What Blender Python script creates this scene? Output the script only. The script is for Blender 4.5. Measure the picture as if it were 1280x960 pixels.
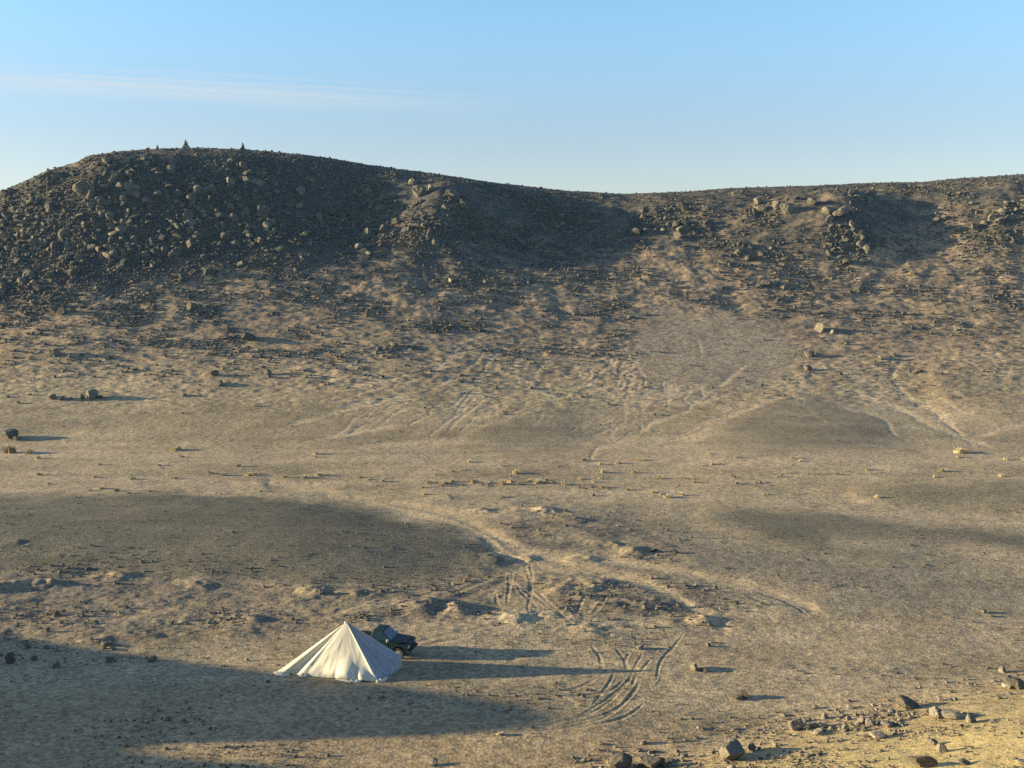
import bpy, bmesh, math, random
import numpy as np
from mathutils import Vector, Matrix, Euler

for o in list(bpy.data.objects):
    bpy.data.objects.remove(o)
SC = bpy.context.scene
COL = SC.collection
R = math.radians

# ------------------------------------------------------------------ camera
CAM_H = 23.0                      # eye height above the valley floor by the tent
PITCH = R(6.2)
FPX = 1372.0                      # focal length for a picture 1280 wide
cam_d = bpy.data.cameras.new('camera')
cam_d.sensor_width = 36.0
cam_d.lens = FPX / 1280.0 * 36.0
cam_d.clip_start = 0.2
cam_d.clip_end = 20000
cam = bpy.data.objects.new('camera', cam_d)
COL.objects.link(cam)
cam.location = (0, 0, CAM_H)
cam.rotation_euler = (R(90) - PITCH, 0, 0)
SC.camera = cam

# ------------------------------------------------------------------ light
SUN_EL = R(9.3)
SUN_PHI = R(0.0)                  # plan direction the light travels, from +X
sun_d = bpy.data.lights.new('sun', 'SUN')
sun_d.energy = 5.0
sun_d.angle = R(0.55)
sun_d.color = (1.0, 0.825, 0.52)
sun = bpy.data.objects.new('sun', sun_d)
COL.objects.link(sun)
SUN_DIR = Vector((math.cos(SUN_PHI) * math.cos(SUN_EL), math.sin(SUN_PHI) * math.cos(SUN_EL), -math.sin(SUN_EL)))
sun.rotation_euler = SUN_DIR.to_track_quat('-Z', 'Y').to_euler()

SC.view_settings.view_transform = 'Standard'
SC.view_settings.look = 'None'
SC.view_settings.gamma = 1.0
SC.view_settings.exposure = 1.38
SC.cycles.use_denoising = False
SC.cycles.max_bounces = 5
SC.cycles.diffuse_bounces = 3

world = bpy.data.worlds.new('World')
SC.world = world
world.use_nodes = True
nt = world.node_tree
nt.nodes.clear()
w_out = nt.nodes.new('ShaderNodeOutputWorld')
w_bg = nt.nodes.new('ShaderNodeBackground')
w_sky = nt.nodes.new('ShaderNodeTexSky')
w_sky.sky_type = 'NISHITA'
w_sky.sun_disc = False
w_sky.sun_elevation = SUN_EL
w_sky.sun_rotation = math.atan2(-math.cos(SUN_PHI), -math.sin(SUN_PHI))
w_sky.altitude = 600
w_sky.air_density = 1.0
w_sky.dust_density = 0.6
w_sky.ozone_density = 2.6
w_bg.inputs['Strength'].default_value = 0.097


def vmath(op, a, b=None, tree=None):
    n = tree.nodes.new('ShaderNodeMath')
    n.operation = op
    for i, v in enumerate((a, b)):
        if v is None:
            continue
        if isinstance(v, (int, float)):
            n.inputs[i].default_value = v
        else:
            tree.links.new(v, n.inputs[i])
    return n.outputs[0]


# thin cirrus band, laid on a plane high above the place and looked up by direction
def pix_dir(u, v):
    a, b = (u - 640) / FPX, (v - 480) / FPX
    return np.array([a, math.cos(PITCH) - b * math.sin(PITCH), -math.sin(PITCH) - b * math.cos(PITCH)])


def plane_pt(u, v):
    d = pix_dir(u, v)
    return d[:2] / d[2]


c0, c1 = plane_pt(40, 103), plane_pt(560, 131)
c_ax = (c1 - c0) / np.linalg.norm(c1 - c0)
c_len = float(np.linalg.norm(c1 - c0))
c_pr = np.array([-c_ax[1], c_ax[0]])
tc = nt.nodes.new('ShaderNodeTexCoord')
sx = nt.nodes.new('ShaderNodeSeparateXYZ')
nt.links.new(tc.outputs['Generated'], sx.inputs[0])
zc_ = vmath('MAXIMUM', sx.outputs[2], 0.02, nt)
px_ = vmath('DIVIDE', sx.outputs[0], zc_, nt)
py_ = vmath('DIVIDE', sx.outputs[1], zc_, nt)
ax_ = vmath('SUBTRACT', px_, float(c0[0]), nt)
ay_ = vmath('SUBTRACT', py_, float(c0[1]), nt)
along = vmath('ADD', vmath('MULTIPLY', ax_, float(c_ax[0]), nt), vmath('MULTIPLY', ay_, float(c_ax[1]), nt), nt)
perp = vmath('ADD', vmath('MULTIPLY', ax_, float(c_pr[0]), nt), vmath('MULTIPLY', ay_, float(c_pr[1]), nt), nt)
cmb = nt.nodes.new('ShaderNodeCombineXYZ')
nt.links.new(vmath('MULTIPLY', along, 0.40, nt), cmb.inputs[0])
nt.links.new(vmath('MULTIPLY', perp, 6.0, nt), cmb.inputs[1])
cn = nt.nodes.new('ShaderNodeTexNoise')
cn.inputs['Scale'].default_value = 1.0
cn.inputs['Detail'].default_value = 6
cn.inputs['Roughness'].default_value = 0.62
nt.links.new(cmb.outputs[0], cn.inputs['Vector'])


def vramp(x, a, b, tree, smooth=True):
    n = tree.nodes.new('ShaderNodeMapRange')
    n.interpolation_type = 'SMOOTHSTEP' if smooth else 'LINEAR'
    n.inputs['From Min'].default_value = a
    n.inputs['From Max'].default_value = b
    tree.links.new(x, n.inputs['Value'])
    return n.outputs[0]


wob = vmath('ADD', perp, vmath('MULTIPLY', vmath('SUBTRACT', cn.outputs['Fac'], 0.5, nt), 1.3, nt), nt)
wide = vramp(vmath('ABSOLUTE', wob, None, nt), 0.75, 0.0, nt)
fade = vramp(along, c_len * 1.35, c_len * 0.45, nt)
body = vmath('MULTIPLY', vmath('MULTIPLY', wide, fade, nt), vramp(cn.outputs['Fac'], 0.2, 0.62, nt), nt)
cmix = nt.nodes.new('ShaderNodeMix')
cmix.data_type = 'RGBA'
dust = nt.nodes.new('ShaderNodeValToRGB')
for i, (pos, c_) in enumerate([(0.0, (.49, .42, .44)), (.094, (.535, .45, .455)), (.227, (.61, .63, .615)), (.5, (.46, .445, .50)), (1.0, (.42, .40, .46))]):
    e_ = dust.color_ramp.elements[i] if i < 2 else dust.color_ramp.elements.new(pos)
    e_.position = pos
    e_.color = (*c_, 1)
dust.color_ramp.interpolation = 'EASE'
nt.links.new(sx.outputs[2], dust.inputs[0])
dm_ = nt.nodes.new('ShaderNodeVectorMath')
dm_.operation = 'MULTIPLY'
nt.links.new(w_sky.outputs[0], dm_.inputs[0])
dm2 = nt.nodes.new('ShaderNodeVectorMath')
dm2.operation = 'SCALE'
dm2.inputs['Scale'].default_value = 2.0
nt.links.new(dust.outputs[0], dm_.inputs[1])
nt.links.new(dm_.outputs[0], dm2.inputs[0])
nt.links.new(vmath('MULTIPLY', body, 0.42, nt), cmix.inputs['Factor'])
nt.links.new(dm2.outputs[0], cmix.inputs['A'])
cmix.inputs['B'].default_value = (3.2, 3.15, 3.0, 1)
nt.links.new(cmix.outputs['Result'], w_bg.inputs['Color'])
nt.links.new(w_bg.outputs[0], w_out.inputs[0])

rng = np.random.default_rng(7)
random.seed(7)


# ------------------------------------------------------------------ numpy helpers
def sst(a, b, x):
    t = np.clip((x - a) / (b - a), 0, 1)
    return t * t * (3 - 2 * t)


def _hash(ix, iy, seed):
    h = (ix.astype(np.int64) * 374761393 + iy.astype(np.int64) * 668265263 + seed * 1442695041) & 0x7fffffff
    h = ((h ^ (h >> 13)) * 1274126177) & 0x7fffffff
    h = ((h ^ (h >> 16)) * 60493) & 0x7fffffff
    return ((h >> 7) & 0xffff) / 65535.0


def vnoise(x, y, seed=0):
    ix, iy = np.floor(x), np.floor(y)
    fx, fy = x - ix, y - iy
    fx = fx * fx * fx * (fx * (fx * 6 - 15) + 10)
    fy = fy * fy * fy * (fy * (fy * 6 - 15) + 10)
    a, b = _hash(ix, iy, seed), _hash(ix + 1, iy, seed)
    c, d = _hash(ix, iy + 1, seed), _hash(ix + 1, iy + 1, seed)
    return (a + (b - a) * fx) * (1 - fy) + (c + (d - c) * fx) * fy - 0.5


def fbm(x, y, wl, octv=4, seed=0, gain=0.5):
    """zero-mean noise, first wavelength wl metres"""
    s, amp, f = 0, 1.0, 1.0 / wl
    for i in range(octv):
        ca, sa = math.cos(0.6 * i), math.sin(0.6 * i)
        s = s + amp * vnoise((x * ca - y * sa) * f + 13.7 * i, (x * sa + y * ca) * f - 7.1 * i, seed + i * 31)
        amp *= gain
        f *= 2.03
    return s


CP, SP = math.cos(PITCH), math.sin(PITCH)


def project(x, y, z):
    zz = z - CAM_H
    w = y * CP - zz * SP
    w = np.where(w < 1.0, 1.0, w)
    up = y * SP + zz * CP
    return 640 + FPX * x / w, 480 - FPX * up / w


def flat_pt(u, v, z=0.0):
    d = pix_dir(u, v)
    t = (z - CAM_H) / d[2]
    return d[0] * t, d[1] * t


# masks are drawn once on a sheet and looked up by where a ground point is seen from the lookout
U0, V0, UW, VH = -320, -60, 1920, 1160
GU, GV = np.meshgrid(np.arange(UW) + U0, np.arange(VH) + V0)
GU = GU.astype(np.float32)
GV = GV.astype(np.float32)


def blur(img, r):
    r = int(r)
    for ax in (0, 1):
        for _ in range(2):
            p = np.concatenate([np.repeat(np.take(img, [0], ax), r + 1, ax), img, np.repeat(np.take(img, [-1], ax), r, ax)], ax)
            c = np.cumsum(p, ax, dtype=np.float64)
            n = 2 * r + 1
            if ax == 0:
                img = (c[n:] - c[:-n]) / n
            else:
                img = (c[:, n:] - c[:, :-n]) / n
    return img.astype(np.float32)


def poly(pts, soft=6):
    pts = np.array(pts, float)
    u0, v0 = np.floor(pts.min(0)).astype(int) - 2
    u1, v1 = np.ceil(pts.max(0)).astype(int) + 2
    a, b = max(u0 - U0, 0), max(v0 - V0, 0)
    c, d = min(u1 - U0, UW), min(v1 - V0, VH)
    X, Y = GU[b:d, a:c], GV[b:d, a:c]
    ins = np.zeros(X.shape, bool)
    n = len(pts)
    for i in range(n):
        (x1, y1), (x2, y2) = pts[i], pts[(i + 1) % n]
        if y1 == y2:
            continue
        cond = ((y1 > Y) != (y2 > Y)) & (X < (x2 - x1) * (Y - y1) / (y2 - y1) + x1)
        ins ^= cond
    img = np.zeros(GU.shape, np.float32)
    img[b:d, a:c] = ins
    return blur(img, soft) if soft else img


def spline(pts, per=8):
    p = np.array(pts, float)
    if len(p) < 3:
        t = np.linspace(0, 1, per + 1)[:, None]
        return p[0] * (1 - t) + p[1] * t
    q = np.vstack([2 * p[0] - p[1], p, 2 * p[-1] - p[-2]])
    out = []
    for i in range(1, len(q) - 2):
        for k in range(per):
            t = k / per
            out.append(0.5 * (2 * q[i] + (q[i + 1] - q[i - 1]) * t + (2 * q[i - 1] - 5 * q[i] + 4 * q[i + 1] - q[i + 2]) * t * t + (3 * q[i] - q[i - 1] - 3 * q[i + 1] + q[i + 2]) * t ** 3))
    out.append(p[-1])
    return np.array(out)


def dist_sheet(lines, reach, taper=0):
    D = np.full(GU.shape, 99.0, np.float32)
    for pts in lines:
        P = spline(pts)
        for i_, ((x1, y1), (x2, y2)) in enumerate(zip(P[:-1], P[1:])):
            a = int(max(min(x1, x2) - reach - U0, 0)); c = int(min(max(x1, x2) + reach - U0 + 2, UW))
            b = int(max(min(y1, y2) - reach - V0, 0)); d = int(min(max(y1, y2) + reach - V0 + 2, VH))
            if c <= a or d <= b:
                continue
            X, Y = GU[b:d, a:c], GV[b:d, a:c]
            dx, dy = x2 - x1, y2 - y1
            L = dx * dx + dy * dy + 1e-9
            t = np.clip(((X - x1) * dx + (Y - y1) * dy) / L, 0, 1)
            dd = np.hypot(X - x1 - t * dx, Y - y1 - t * dy)
            if taper:
                f_ = (i_ + t) / (len(P) - 1)
                dd = dd + taper * (1 - np.clip(np.minimum(f_, 1 - f_) / .22, 0, 1)) ** 2
            D[b:d, a:c] = np.minimum(D[b:d, a:c], dd)
    return D


def look(img, u, v):
    x = np.clip(u - U0, 0, UW - 1.001)
    y = np.clip(v - V0, 0, VH - 1.001)
    ix, iy = x.astype(int), y.astype(int)
    fx, fy = x - ix, y - iy
    return (img[iy, ix] * (1 - fx) + img[iy, ix + 1] * fx) * (1 - fy) + (img[iy + 1, ix] * (1 - fx) + img[iy + 1, ix + 1] * fx) * fy


# ------------------------------------------------------------------ terrain sampling grid (one sheet, finer where it is near)
AZ_STEP = 0.060
az_mid = np.arange(-27.5, 27.5 + 1e-6, AZ_STEP)
side, s, a = [], AZ_STEP, 27.5
while a < 178:
    s = min(s * 1.12, 0.9 if a < 78 else 4.0)
    a += s
    side.append(a)
side = [q for q in side if q < 179]
az = np.radians(np.concatenate([-np.array(side[::-1]), az_mid, np.array(side)]))
rr, r = [0.0, 3.0], 3.0
while r < 34:
    r += max(0.5, 0.05 * r); rr.append(r)
while r < 252:
    r += min(r * r / (FPX * CAM_H) * 1.15, 0.33); rr.append(r)
g = 0.5
while r < 9000:
    g *= 1.12; r += g; rr.append(r)
rr = np.array(rr)
NA, NR = len(az), len(rr)
AZ, RR = np.meshgrid(az, rr)
X = RR * np.sin(AZ)
Y = RR * np.cos(AZ)

# ---- skyline of the opposite hill
sky_pts = np.array([(-700, 470), (-500, 400), (-320, 338), (-150, 288), (0, 241), (60, 213), (110, 197), (160, 188), (240, 185), (320, 188), (400, 196), (450, 205), (540, 217), (620, 229), (700, 238), (780, 243),
                    (860, 240), (920, 235), (1000, 233), (1090, 229), (1150, 228), (1200, 223), (1280, 218), (1600, 208), (2000, 215), (2600, 300)], float)


def skyline_tan(azr):
    u = 640 + np.tan(np.clip(azr, -1.1, 1.1)) * FPX * 1.0     # refined below through the measured skyline
    v = np.interp(u, sky_pts[:, 0], sky_pts[:, 1])
    d = np.stack([(u - 640) / FPX, CP - (v - 480) / FPX * SP, -SP - (v - 480) / FPX * CP], -1)
    return d[:, 2] / np.hypot(d[:, 0], d[:, 1])


YF, YC = 140.0, 232.0
tk = np.array([-9, 0, .217, .435, .652, .815, .924, 1.0, 1.087, 1.3, 2.2, 6.0, 40])
qk = np.array([0, 0, .08, .23, .46, .71, .885, .965, 1.0, 1.01, .98, .70, .35])
tf = np.linspace(-1, 8, 4501)
qf = np.interp(tf, tk, qk)
ker = np.hanning(141); ker /= ker.sum()
qf = np.convolve(np.pad(qf, 70, mode='edge'), ker, 'valid')

D_u = np.array([-400, -100, 60, 130, 200, 330, 440, 500, 545, 578, 612, 655, 720, 800, 880, 960, 1010, 1050, 1075, 1105, 1150, 1200, 1260, 1400])
D_m = np.array([0, 3, 8, 9, 6.5, 2, -4.5, 0, 6, 5.5, -2, -6, -4, 0, 2, 3, 6, 8, 7, 0, -2, 2, 4, 2.])
D_f = np.linspace(-500, 1500, 2001)
D_t = np.interp(D_f, D_u, D_m)
k2 = np.hanning(23); k2 /= k2.sum()
D_t = np.convolve(np.pad(D_t, 11, mode='edge'), k2, 'valid')


def hill_q(x, y):
    ux = 640 + x / 218.0 * FPX + 45 * fbm(x, y, 26, 3, 6)
    t = (y - YF + 3.0 * fbm(x, x * 0 + 3, 60, 2, 5)) / (YC - YF)
    D = np.interp(ux, D_f, D_t)
    w = sst(.68, .85, t) * (1 - sst(.90, 1.06, t))
    D = D * .80 + 1.6 * fbm(x, y, 18, 3, 8)
    t = t + D * w / (YC - YF)
    return np.interp(np.clip(t, -1, 8), tf, qf), t


# crest height as a function of x, corrected so that the seen skyline is the photograph's
xs = np.linspace(-420, 420, 841)
zc = np.full(xs.shape, 42.0)
azm = np.radians(np.linspace(-32, 32, 400))
rm = np.linspace(190, 300, 220)
AM, RM = np.meshgrid(azm, rm)
XM, YM = RM * np.sin(AM), RM * np.cos(AM)
QM, _ = hill_q(XM, YM)
# target elevation for each azimuth, found by inverting the projection numerically
uu = np.linspace(-250, 1550, 1801)
vv = np.interp(uu, sky_pts[:, 0], sky_pts[:, 1])
dd = np.stack([(uu - 640) / FPX, CP - (vv - 480) / FPX * SP, -SP - (vv - 480) / FPX * CP], -1)
t_az = np.arctan2(dd[:, 0], dd[:, 1])
t_el = dd[:, 2] / np.hypot(dd[:, 0], dd[:, 1])
tgt = np.interp(azm, t_az, t_el)
for it in range(14):
    ZM = np.interp(XM, xs, zc) * QM
    el = (ZM - CAM_H) / RM
    k = el.argmax(0)
    want = tgt * rm[k] + CAM_H
    have = ZM[k, np.arange(len(azm))]
    xa = XM[k, np.arange(len(azm))]
    o = np.argsort(xa)
    fac = np.interp(xs, xa[o], (want / have)[o])
    zc = zc * fac
    zc = np.convolve(np.pad(zc, 2, mode='edge'), np.ones(5) / 5, 'valid')
zc = zc * (1 - 0.5 * sst(150, 420, np.abs(xs)))

# ---- base: valley floor, the lookout slope, the out-of-frame spur that throws the long foreground shadow
TEL = math.tan(SUN_EL)
S0 = -72.0
shadow_edge = []      # (p, s) : how far the spur's shadow reaches along the light for each line across it
for (u, v) in [(-150, 775), (0, 805), (100, 820), (200, 834), (350, 849), (480, 860), (625, 877), (730, 893), (700, 913), (400, 924), (250, 931), (130, 941)]:
    fx, fy = flat_pt(u, v)
    shadow_edge.append((fy, fx))
fx, fy = flat_pt(330, 960)
shadow_edge += [(fy, fx), (fy - 3, fx + 9), (fy - 9, fx + 12), (20, 0)]
shadow_edge.append((78, -52)); shadow_edge.append((92, -70)); shadow_edge.append((110, -78))
shadow_edge.sort()
SE = np.array(shadow_edge)


def base_z(x, y):
    r = np.hypot(x, y)
    th = np.arctan2(x, np.maximum(y, 1e-3))
    # broad lie of the valley floor, rising into a sandy shoulder in the right foreground
    ax0, ay0 = flat_pt(740, 962)
    bx0, by0 = flat_pt(1290, 848)
    L = math.hypot(bx0 - ax0, by0 - ay0)
    nx, ny = (by0 - ay0) / L, -(bx0 - ax0) / L
    s_in = (x - ax0) * nx + (y - ay0) * ny + 0.8 * fbm(x, y, 9, 2, 21)
    z = 0.25 * fbm(x, y, 40, 3, 11)
    z = z + 0.25 * (np.logaddexp(0, np.minimum(s_in, 22) * 1.2) / 1.2) * sst(-30, 4, x - ax0 + 6) * (y > -40)
    # lookout hill
    z_look = 21.4 - 0.56 * np.maximum(r - 2.0, 0)
    z_look = np.where(y < 0, np.maximum(z_look, np.minimum(z_look + 40, 16 + 2 * fbm(x, y, 30, 2, 3)) - 0.04 * np.abs(r)), z_look)
    z = np.logaddexp(z * 1.2, z_look * 1.2) / 1.2
    # spur on the left, outside the picture
    sr = (np.interp(y, SE[:, 0], SE[:, 1]) - S0) * TEL
    sr = np.maximum(sr, 0) * (1 - sst(100, 118, y)) * sst(-60, 15, y)
    ds = x - S0
    fall = np.where(ds > 0, np.clip(1 - ds / 24.0, 0, 1) ** 1.2, np.clip(1 + ds / 260.0, 0, 1))
    z = np.maximum(z, sr * fall)
    return z


Z = base_z(X, Y)
Q, T = hill_q(X, Y)
ZH = np.interp(X, xs, zc) * Q
ZH = np.where(Y > 90, ZH, 0)
Z = Z * (1 - sst(150, 200, Y)) + ZH
# everything far behind / beside settles to a low desert plain
far = sst(420, 1500, RR)
Z = Z * (1 - far) + far * (4 + 6 * fbm(X, Y, 700, 3, 9))

# place on the sheet
UU, VV = project(X, Y, Z)
wn = fbm(X, Y, 6, 3, 40)
wn2 = fbm(X, Y, 6, 3, 57)
persp = np.clip(60.0 / np.maximum(RR, 20), .45, 1.6)
UN = UU + wn * 16 * persp
VN = VV + wn2 * 9 * persp

# ---- gravel mounds
g_left = poly([(-318, 612), (0, 622), (100, 619), (250, 621), (350, 626), (420, 635), (480, 650), (560, 668), (612, 686), (636, 700), (618, 712), (560, 722), (480, 732), (380, 737), (300, 728), (200, 722), (100, 716), (0, 712), (-318, 705)], 5)
h_left = poly([(-318, 622), (0, 628), (100, 626), (250, 628), (350, 634), (420, 644), (480, 658), (560, 674), (606, 690), (622, 700), (605, 704), (560, 710), (480, 715), (380, 717), (300, 712), (200, 706), (100, 700), (0, 697), (-318, 690)], 9)
g_right = poly([(872, 640), (920, 634), (1000, 636), (1100, 648), (1200, 656), (1290, 672), (1500, 690), (1500, 712), (1290, 700), (1190, 690), (1110, 702), (1010, 690), (940, 668), (890, 650)], 5)
g_right2 = poly([(1060, 612), (1120, 607), (1290, 604), (1500, 604), (1500, 640), (1290, 636), (1150, 636), (1080, 624)], 6)
g_fan = poly([(868, 560), (905, 535), (950, 510), (1000, 487), (1050, 500), (1095, 525), (1120, 548), (1080, 560), (980, 568)], 7)
g_fan2 = poly([(572, 556), (620, 530), (690, 512), (740, 518), (720, 545), (680, 560), (620, 564)], 7)
g_mid = poly([(690, 630), (780, 626), (870, 650), (960, 700), (1100, 735), (1200, 760), (1000, 770), (880, 715), (780, 672), (700, 655)], 14)
g_flat = poly([(880, 650), (1290, 705), (1500, 710), (1500, 800), (1200, 770), (1000, 735), (930, 700)], 20)
g_far_r = poly([(1150, 470), (1210, 450), (1300, 450), (1500, 440), (1500, 520), (1250, 530), (1180, 510)], 12)

Z += (1.0 - .6 * sst(330, 620, UU)) * look(blur(h_left, 12), UN, VN) * (Y < 140)
Z += 0.22 * look(blur(g_right, 10), UN, VN) + 0.3 * look(g_right2, UN, VN)
Z += .45 * look(blur(g_fan, 22), UN, VN) + .28 * look(blur(g_fan2, 20), UN, VN)
Z += 0.6 * look(g_far_r, UN, VN)

# small knolls and banks: (u, v, half length m, half depth m, height)
knolls = [(566, 764, 2.2, 1.5, .5), (540, 758, 2.2, 1.3, .4), (625, 700, 1.6, 1.8, .35), (60, 733, 2.0, 1.0, .6), (0, 738, 2.0, 1.0, .55), (150, 722, 2.2, 1.2, .4), (250, 732, 1.5, 1.0, .35),
          (395, 740, 1.2, .9, .5), (818, 758, 2.6, 1.4, .5), (800, 690, 1.2, 1.2, .4), (765, 682, 1.2, 1.0, .35), (660, 700, 1.5, 1.5, .25), (735, 700, 1.5, 1.2, .3),
          (740, 735, 3.5, 2.5, .35), (560, 622, 1.5, 1.0, .35), (610, 640, 2.0, 1.0, .35), (680, 640, 2.5, 1.3, .4), (720, 652, 1.6, .9, .3), (310, 775, 1.6, .8, .3), (300, 790, 2.0, .8, .2),
          (880, 775, 1.6, 1.0, .35), (-40, 742, 2.5, 1.2, .6), (470, 742, 2.5, .9, .3), (180, 795, 2, .6, .25), (120, 803, 1.6, .6, .25), (30, 690, 2, 1, .25),
          (700, 775, 4, 1.6, .3), (770, 790, 2.5, 1.4, .25), (640, 770, 2, 1, .2)]
KN = np.clip(1 + 1.6 * fbm(X, Y, 1.6, 3, 63), .2, 1.8)
for (u, v, sa, sb, h) in knolls:
    kx, ky = flat_pt(u, v)
    dx, dy = X - kx, Y - ky
    sa_ = np.where(dx > 0, sa * .55, sa * 1.25)         # steeper on the lee side
    Z += .6 * h * np.exp(-(dx / sa_) ** 2 - (dy / sb) ** 2) * KN * (RR < 200)

# ---- paths, gullies, wheel tracks
path_l = [[(340, 604), (400, 614), (450, 628), (530, 648), (585, 662), (615, 682), (640, 694), (668, 704)],
          [(440, 622), (520, 636), (575, 650), (602, 664), (640, 682), (700, 700), (760, 716), (830, 736), (880, 766), (905, 782)],
          [(668, 704), (720, 712), (775, 720), (850, 745)],
          [(600, 664), (655, 690), (690, 694), (760, 698), (850, 715), (940, 735), (1010, 760)]]
gully_l = [[(1140, 440), (1118, 462), (1126, 486), (1140, 503), (1175, 522), (1200, 545), (1215, 560)],
           [(1040, 483), (1080, 498), (1130, 516), (1180, 540), (1235, 560)],
           [(1050, 510), (1095, 522), (1122, 545)],
           [(1200, 548), (1260, 535), (1320, 520)],
           [(865, 535), (910, 520), (960, 505), (985, 495)],
           [(860, 505), (900, 480), (935, 455)],
           [(560, 556), (600, 535), (660, 515)], [(360, 532), (430, 512), (490, 498)], [(380, 552), (450, 538), (520, 530)],
           [(735, 577), (752, 560), (790, 549), (812, 530), (850, 518), (872, 498)],
           [(440, 560), (520, 552), (600, 552)]]
wadi_l = [[(-300, 575), (0, 568), (150, 570), (330, 572), (480, 572), (640, 575), (800, 572), (1000, 574), (1280, 566), (1500, 560)],
          [(-300, 606), (0, 606), (120, 609), (300, 606), (420, 602)],
          [(520, 606), (640, 612), (760, 616), (860, 624), (980, 628), (1100, 645), (1280, 660), (1500, 670)],
          [(1050, 680), (1130, 684), (1200, 688), (1300, 700)]]
Zo = lambda pts: [(560 + a / 3.693, 680 + b / 3.693) for a, b in pts]
track_l = [Zo(p) for p in [
    [(350, 90), (370, 160), (374, 230), (366, 290), (375, 330)], [(378, 85), (386, 140), (380, 220), (372, 280)],
    [(298, 120), (288, 180), (274, 240), (272, 285)], [(280, 130), (278, 190), (285, 230)],
    [(320, 200), (450, 280), (590, 385)], [(390, 210), (520, 320), (560, 352)], [(310, 190), (340, 230), (420, 300)],
    [(555, 285), (580, 315), (612, 342)], [(642, 235), (605, 300), (590, 345)],
    [(735, 240), (715, 275), (672, 315)], [(730, 262), (700, 300), (662, 322)],
    [(220, 230), (225, 270), (255, 292)], [(380, 330), (350, 350), (330, 372), (275, 420)], [(300, 330), (330, 372)], [(440, 310), (390, 345), (330, 378)],
    [(660, 470), (700, 520), (712, 590)], [(680, 490), (712, 540), (722, 590)],
    [(765, 470), (812, 530), (828, 590)], [(840, 505), (822, 540), (838, 590)],
    [(908, 490), (868, 565), (830, 640), (740, 730), (640, 792), (480, 835), (300, 862)],
    [(890, 630), (852, 700), (760, 772), (650, 815), (500, 845)],
    [(882, 640), (830, 715), (730, 800), (560, 848), (380, 868), (240, 872)],
    [(690, 625), (600, 665), (500, 692)], [(820, 625), (750, 680), (650, 700), (540, 708)],
    [(842, 620), (770, 690), (660, 765), (575, 815)],
    [(905, 740), (830, 792), (740, 826), (600, 855)],
    [(1092, 408), (1040, 475), (985, 540), (962, 640)],
    [(940, 535), (905, 575), (888, 600)], [(772, 590), (740, 650), (660, 750)], [(870, 560), (870, 600), (850, 660)],
]]
track_l += [[(512, 806), (545, 797), (580, 790), (640, 777)], [(515, 812), (550, 803), (590, 796)], [(500, 757), (560, 742), (620, 722)], [(430, 765), (500, 751), (570, 734)],
            [(940, 735), (985, 752), (1010, 768)], [(930, 742), (965, 757)],
            [(955, 462), (968, 444), (972, 430)], [(965, 466), (980, 448)]]
run_l = []
rg_ = np.random.default_rng(5)
for i in range(90):
    u0_, v0_ = rg_.uniform(470, 880), rg_.uniform(415, 500)
    k_ = (830 - u0_) / 300 + rg_.uniform(-.3, .3)
    L_ = rg_.uniform(50, 130)
    run_l.append([(u0_ - k_ * L_ * f + rg_.normal(0, 3.5), v0_ + L_ * .62 * f + rg_.normal(0, 1)) for f in np.linspace(0, 1, 7)])
for i in range(22):
    u0_, v0_ = rg_.uniform(770, 930), rg_.uniform(470, 530)
    L_ = rg_.uniform(40, 90)
    k_ = rg_.uniform(.9, 1.7)
    run_l.append([(u0_ - k_ * L_ * f + rg_.normal(0, 3.5), v0_ + L_ * .6 * f + rg_.normal(0, 1)) for f in np.linspace(0, 1, 7)])
for i in range(36):
    u0_, v0_ = rg_.uniform(960, 1260), rg_.uniform(420, 500)
    L_ = rg_.uniform(50, 110)
    k_ = rg_.uniform(.3, 1.3)
    run_l.append([(u0_ + k_ * L_ * f + rg_.normal(0, 3.5), v0_ + L_ * .6 * f) for f in np.linspace(0, 1, 7)])
d_run = dist_sheet(run_l, 10, 5)
d_path = dist_sheet(path_l, 26)
d_gul = dist_sheet(gully_l, 20, 3)
d_wadi = dist_sheet(wadi_l, 30)
d_trk = dist_sheet(track_l, 12, 1.6)

P_path = np.exp(-(look(d_path, UN, VN) / 6.5) ** 2)
P_gul = np.exp(-(look(d_gul, UN, VN) / 3.2) ** 2) * np.clip(.8 + .9 * fbm(X, Y, 11, 3, 353), .4, 1)
P_wadi = np.exp(-(look(d_wadi, UN, VN) / 10.0) ** 2)
dT = look(d_trk, UU + wn * 3 * persp, VV)
near_ok = (RR < 130) & (RR > 40)
trk_fade = np.clip(0.85 + .9 * fbm(X, Y, 3.0, 2, 77), .3, 1)
P_rut = np.exp(-(dT / 1.45) ** 2) * near_ok * trk_fade
P_berm = np.exp(-((dT - 2.9) / 1.1) ** 2) * near_ok * trk_fade
P_run = np.exp(-(look(d_run, UN, VN) / 1.9) ** 2) * (Y > 130)
P_run *= np.clip(.45 + 1.4 * fbm(X, Y, 9, 3, 351), 0, 1)
Z -= .04 * P_run
Z -= 0.10 * P_path * (RR < 130) + 0.065 * P_gul * (RR > 120) * (RR < 240)
Z += -0.027 * P_rut + 0.012 * P_berm

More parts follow.
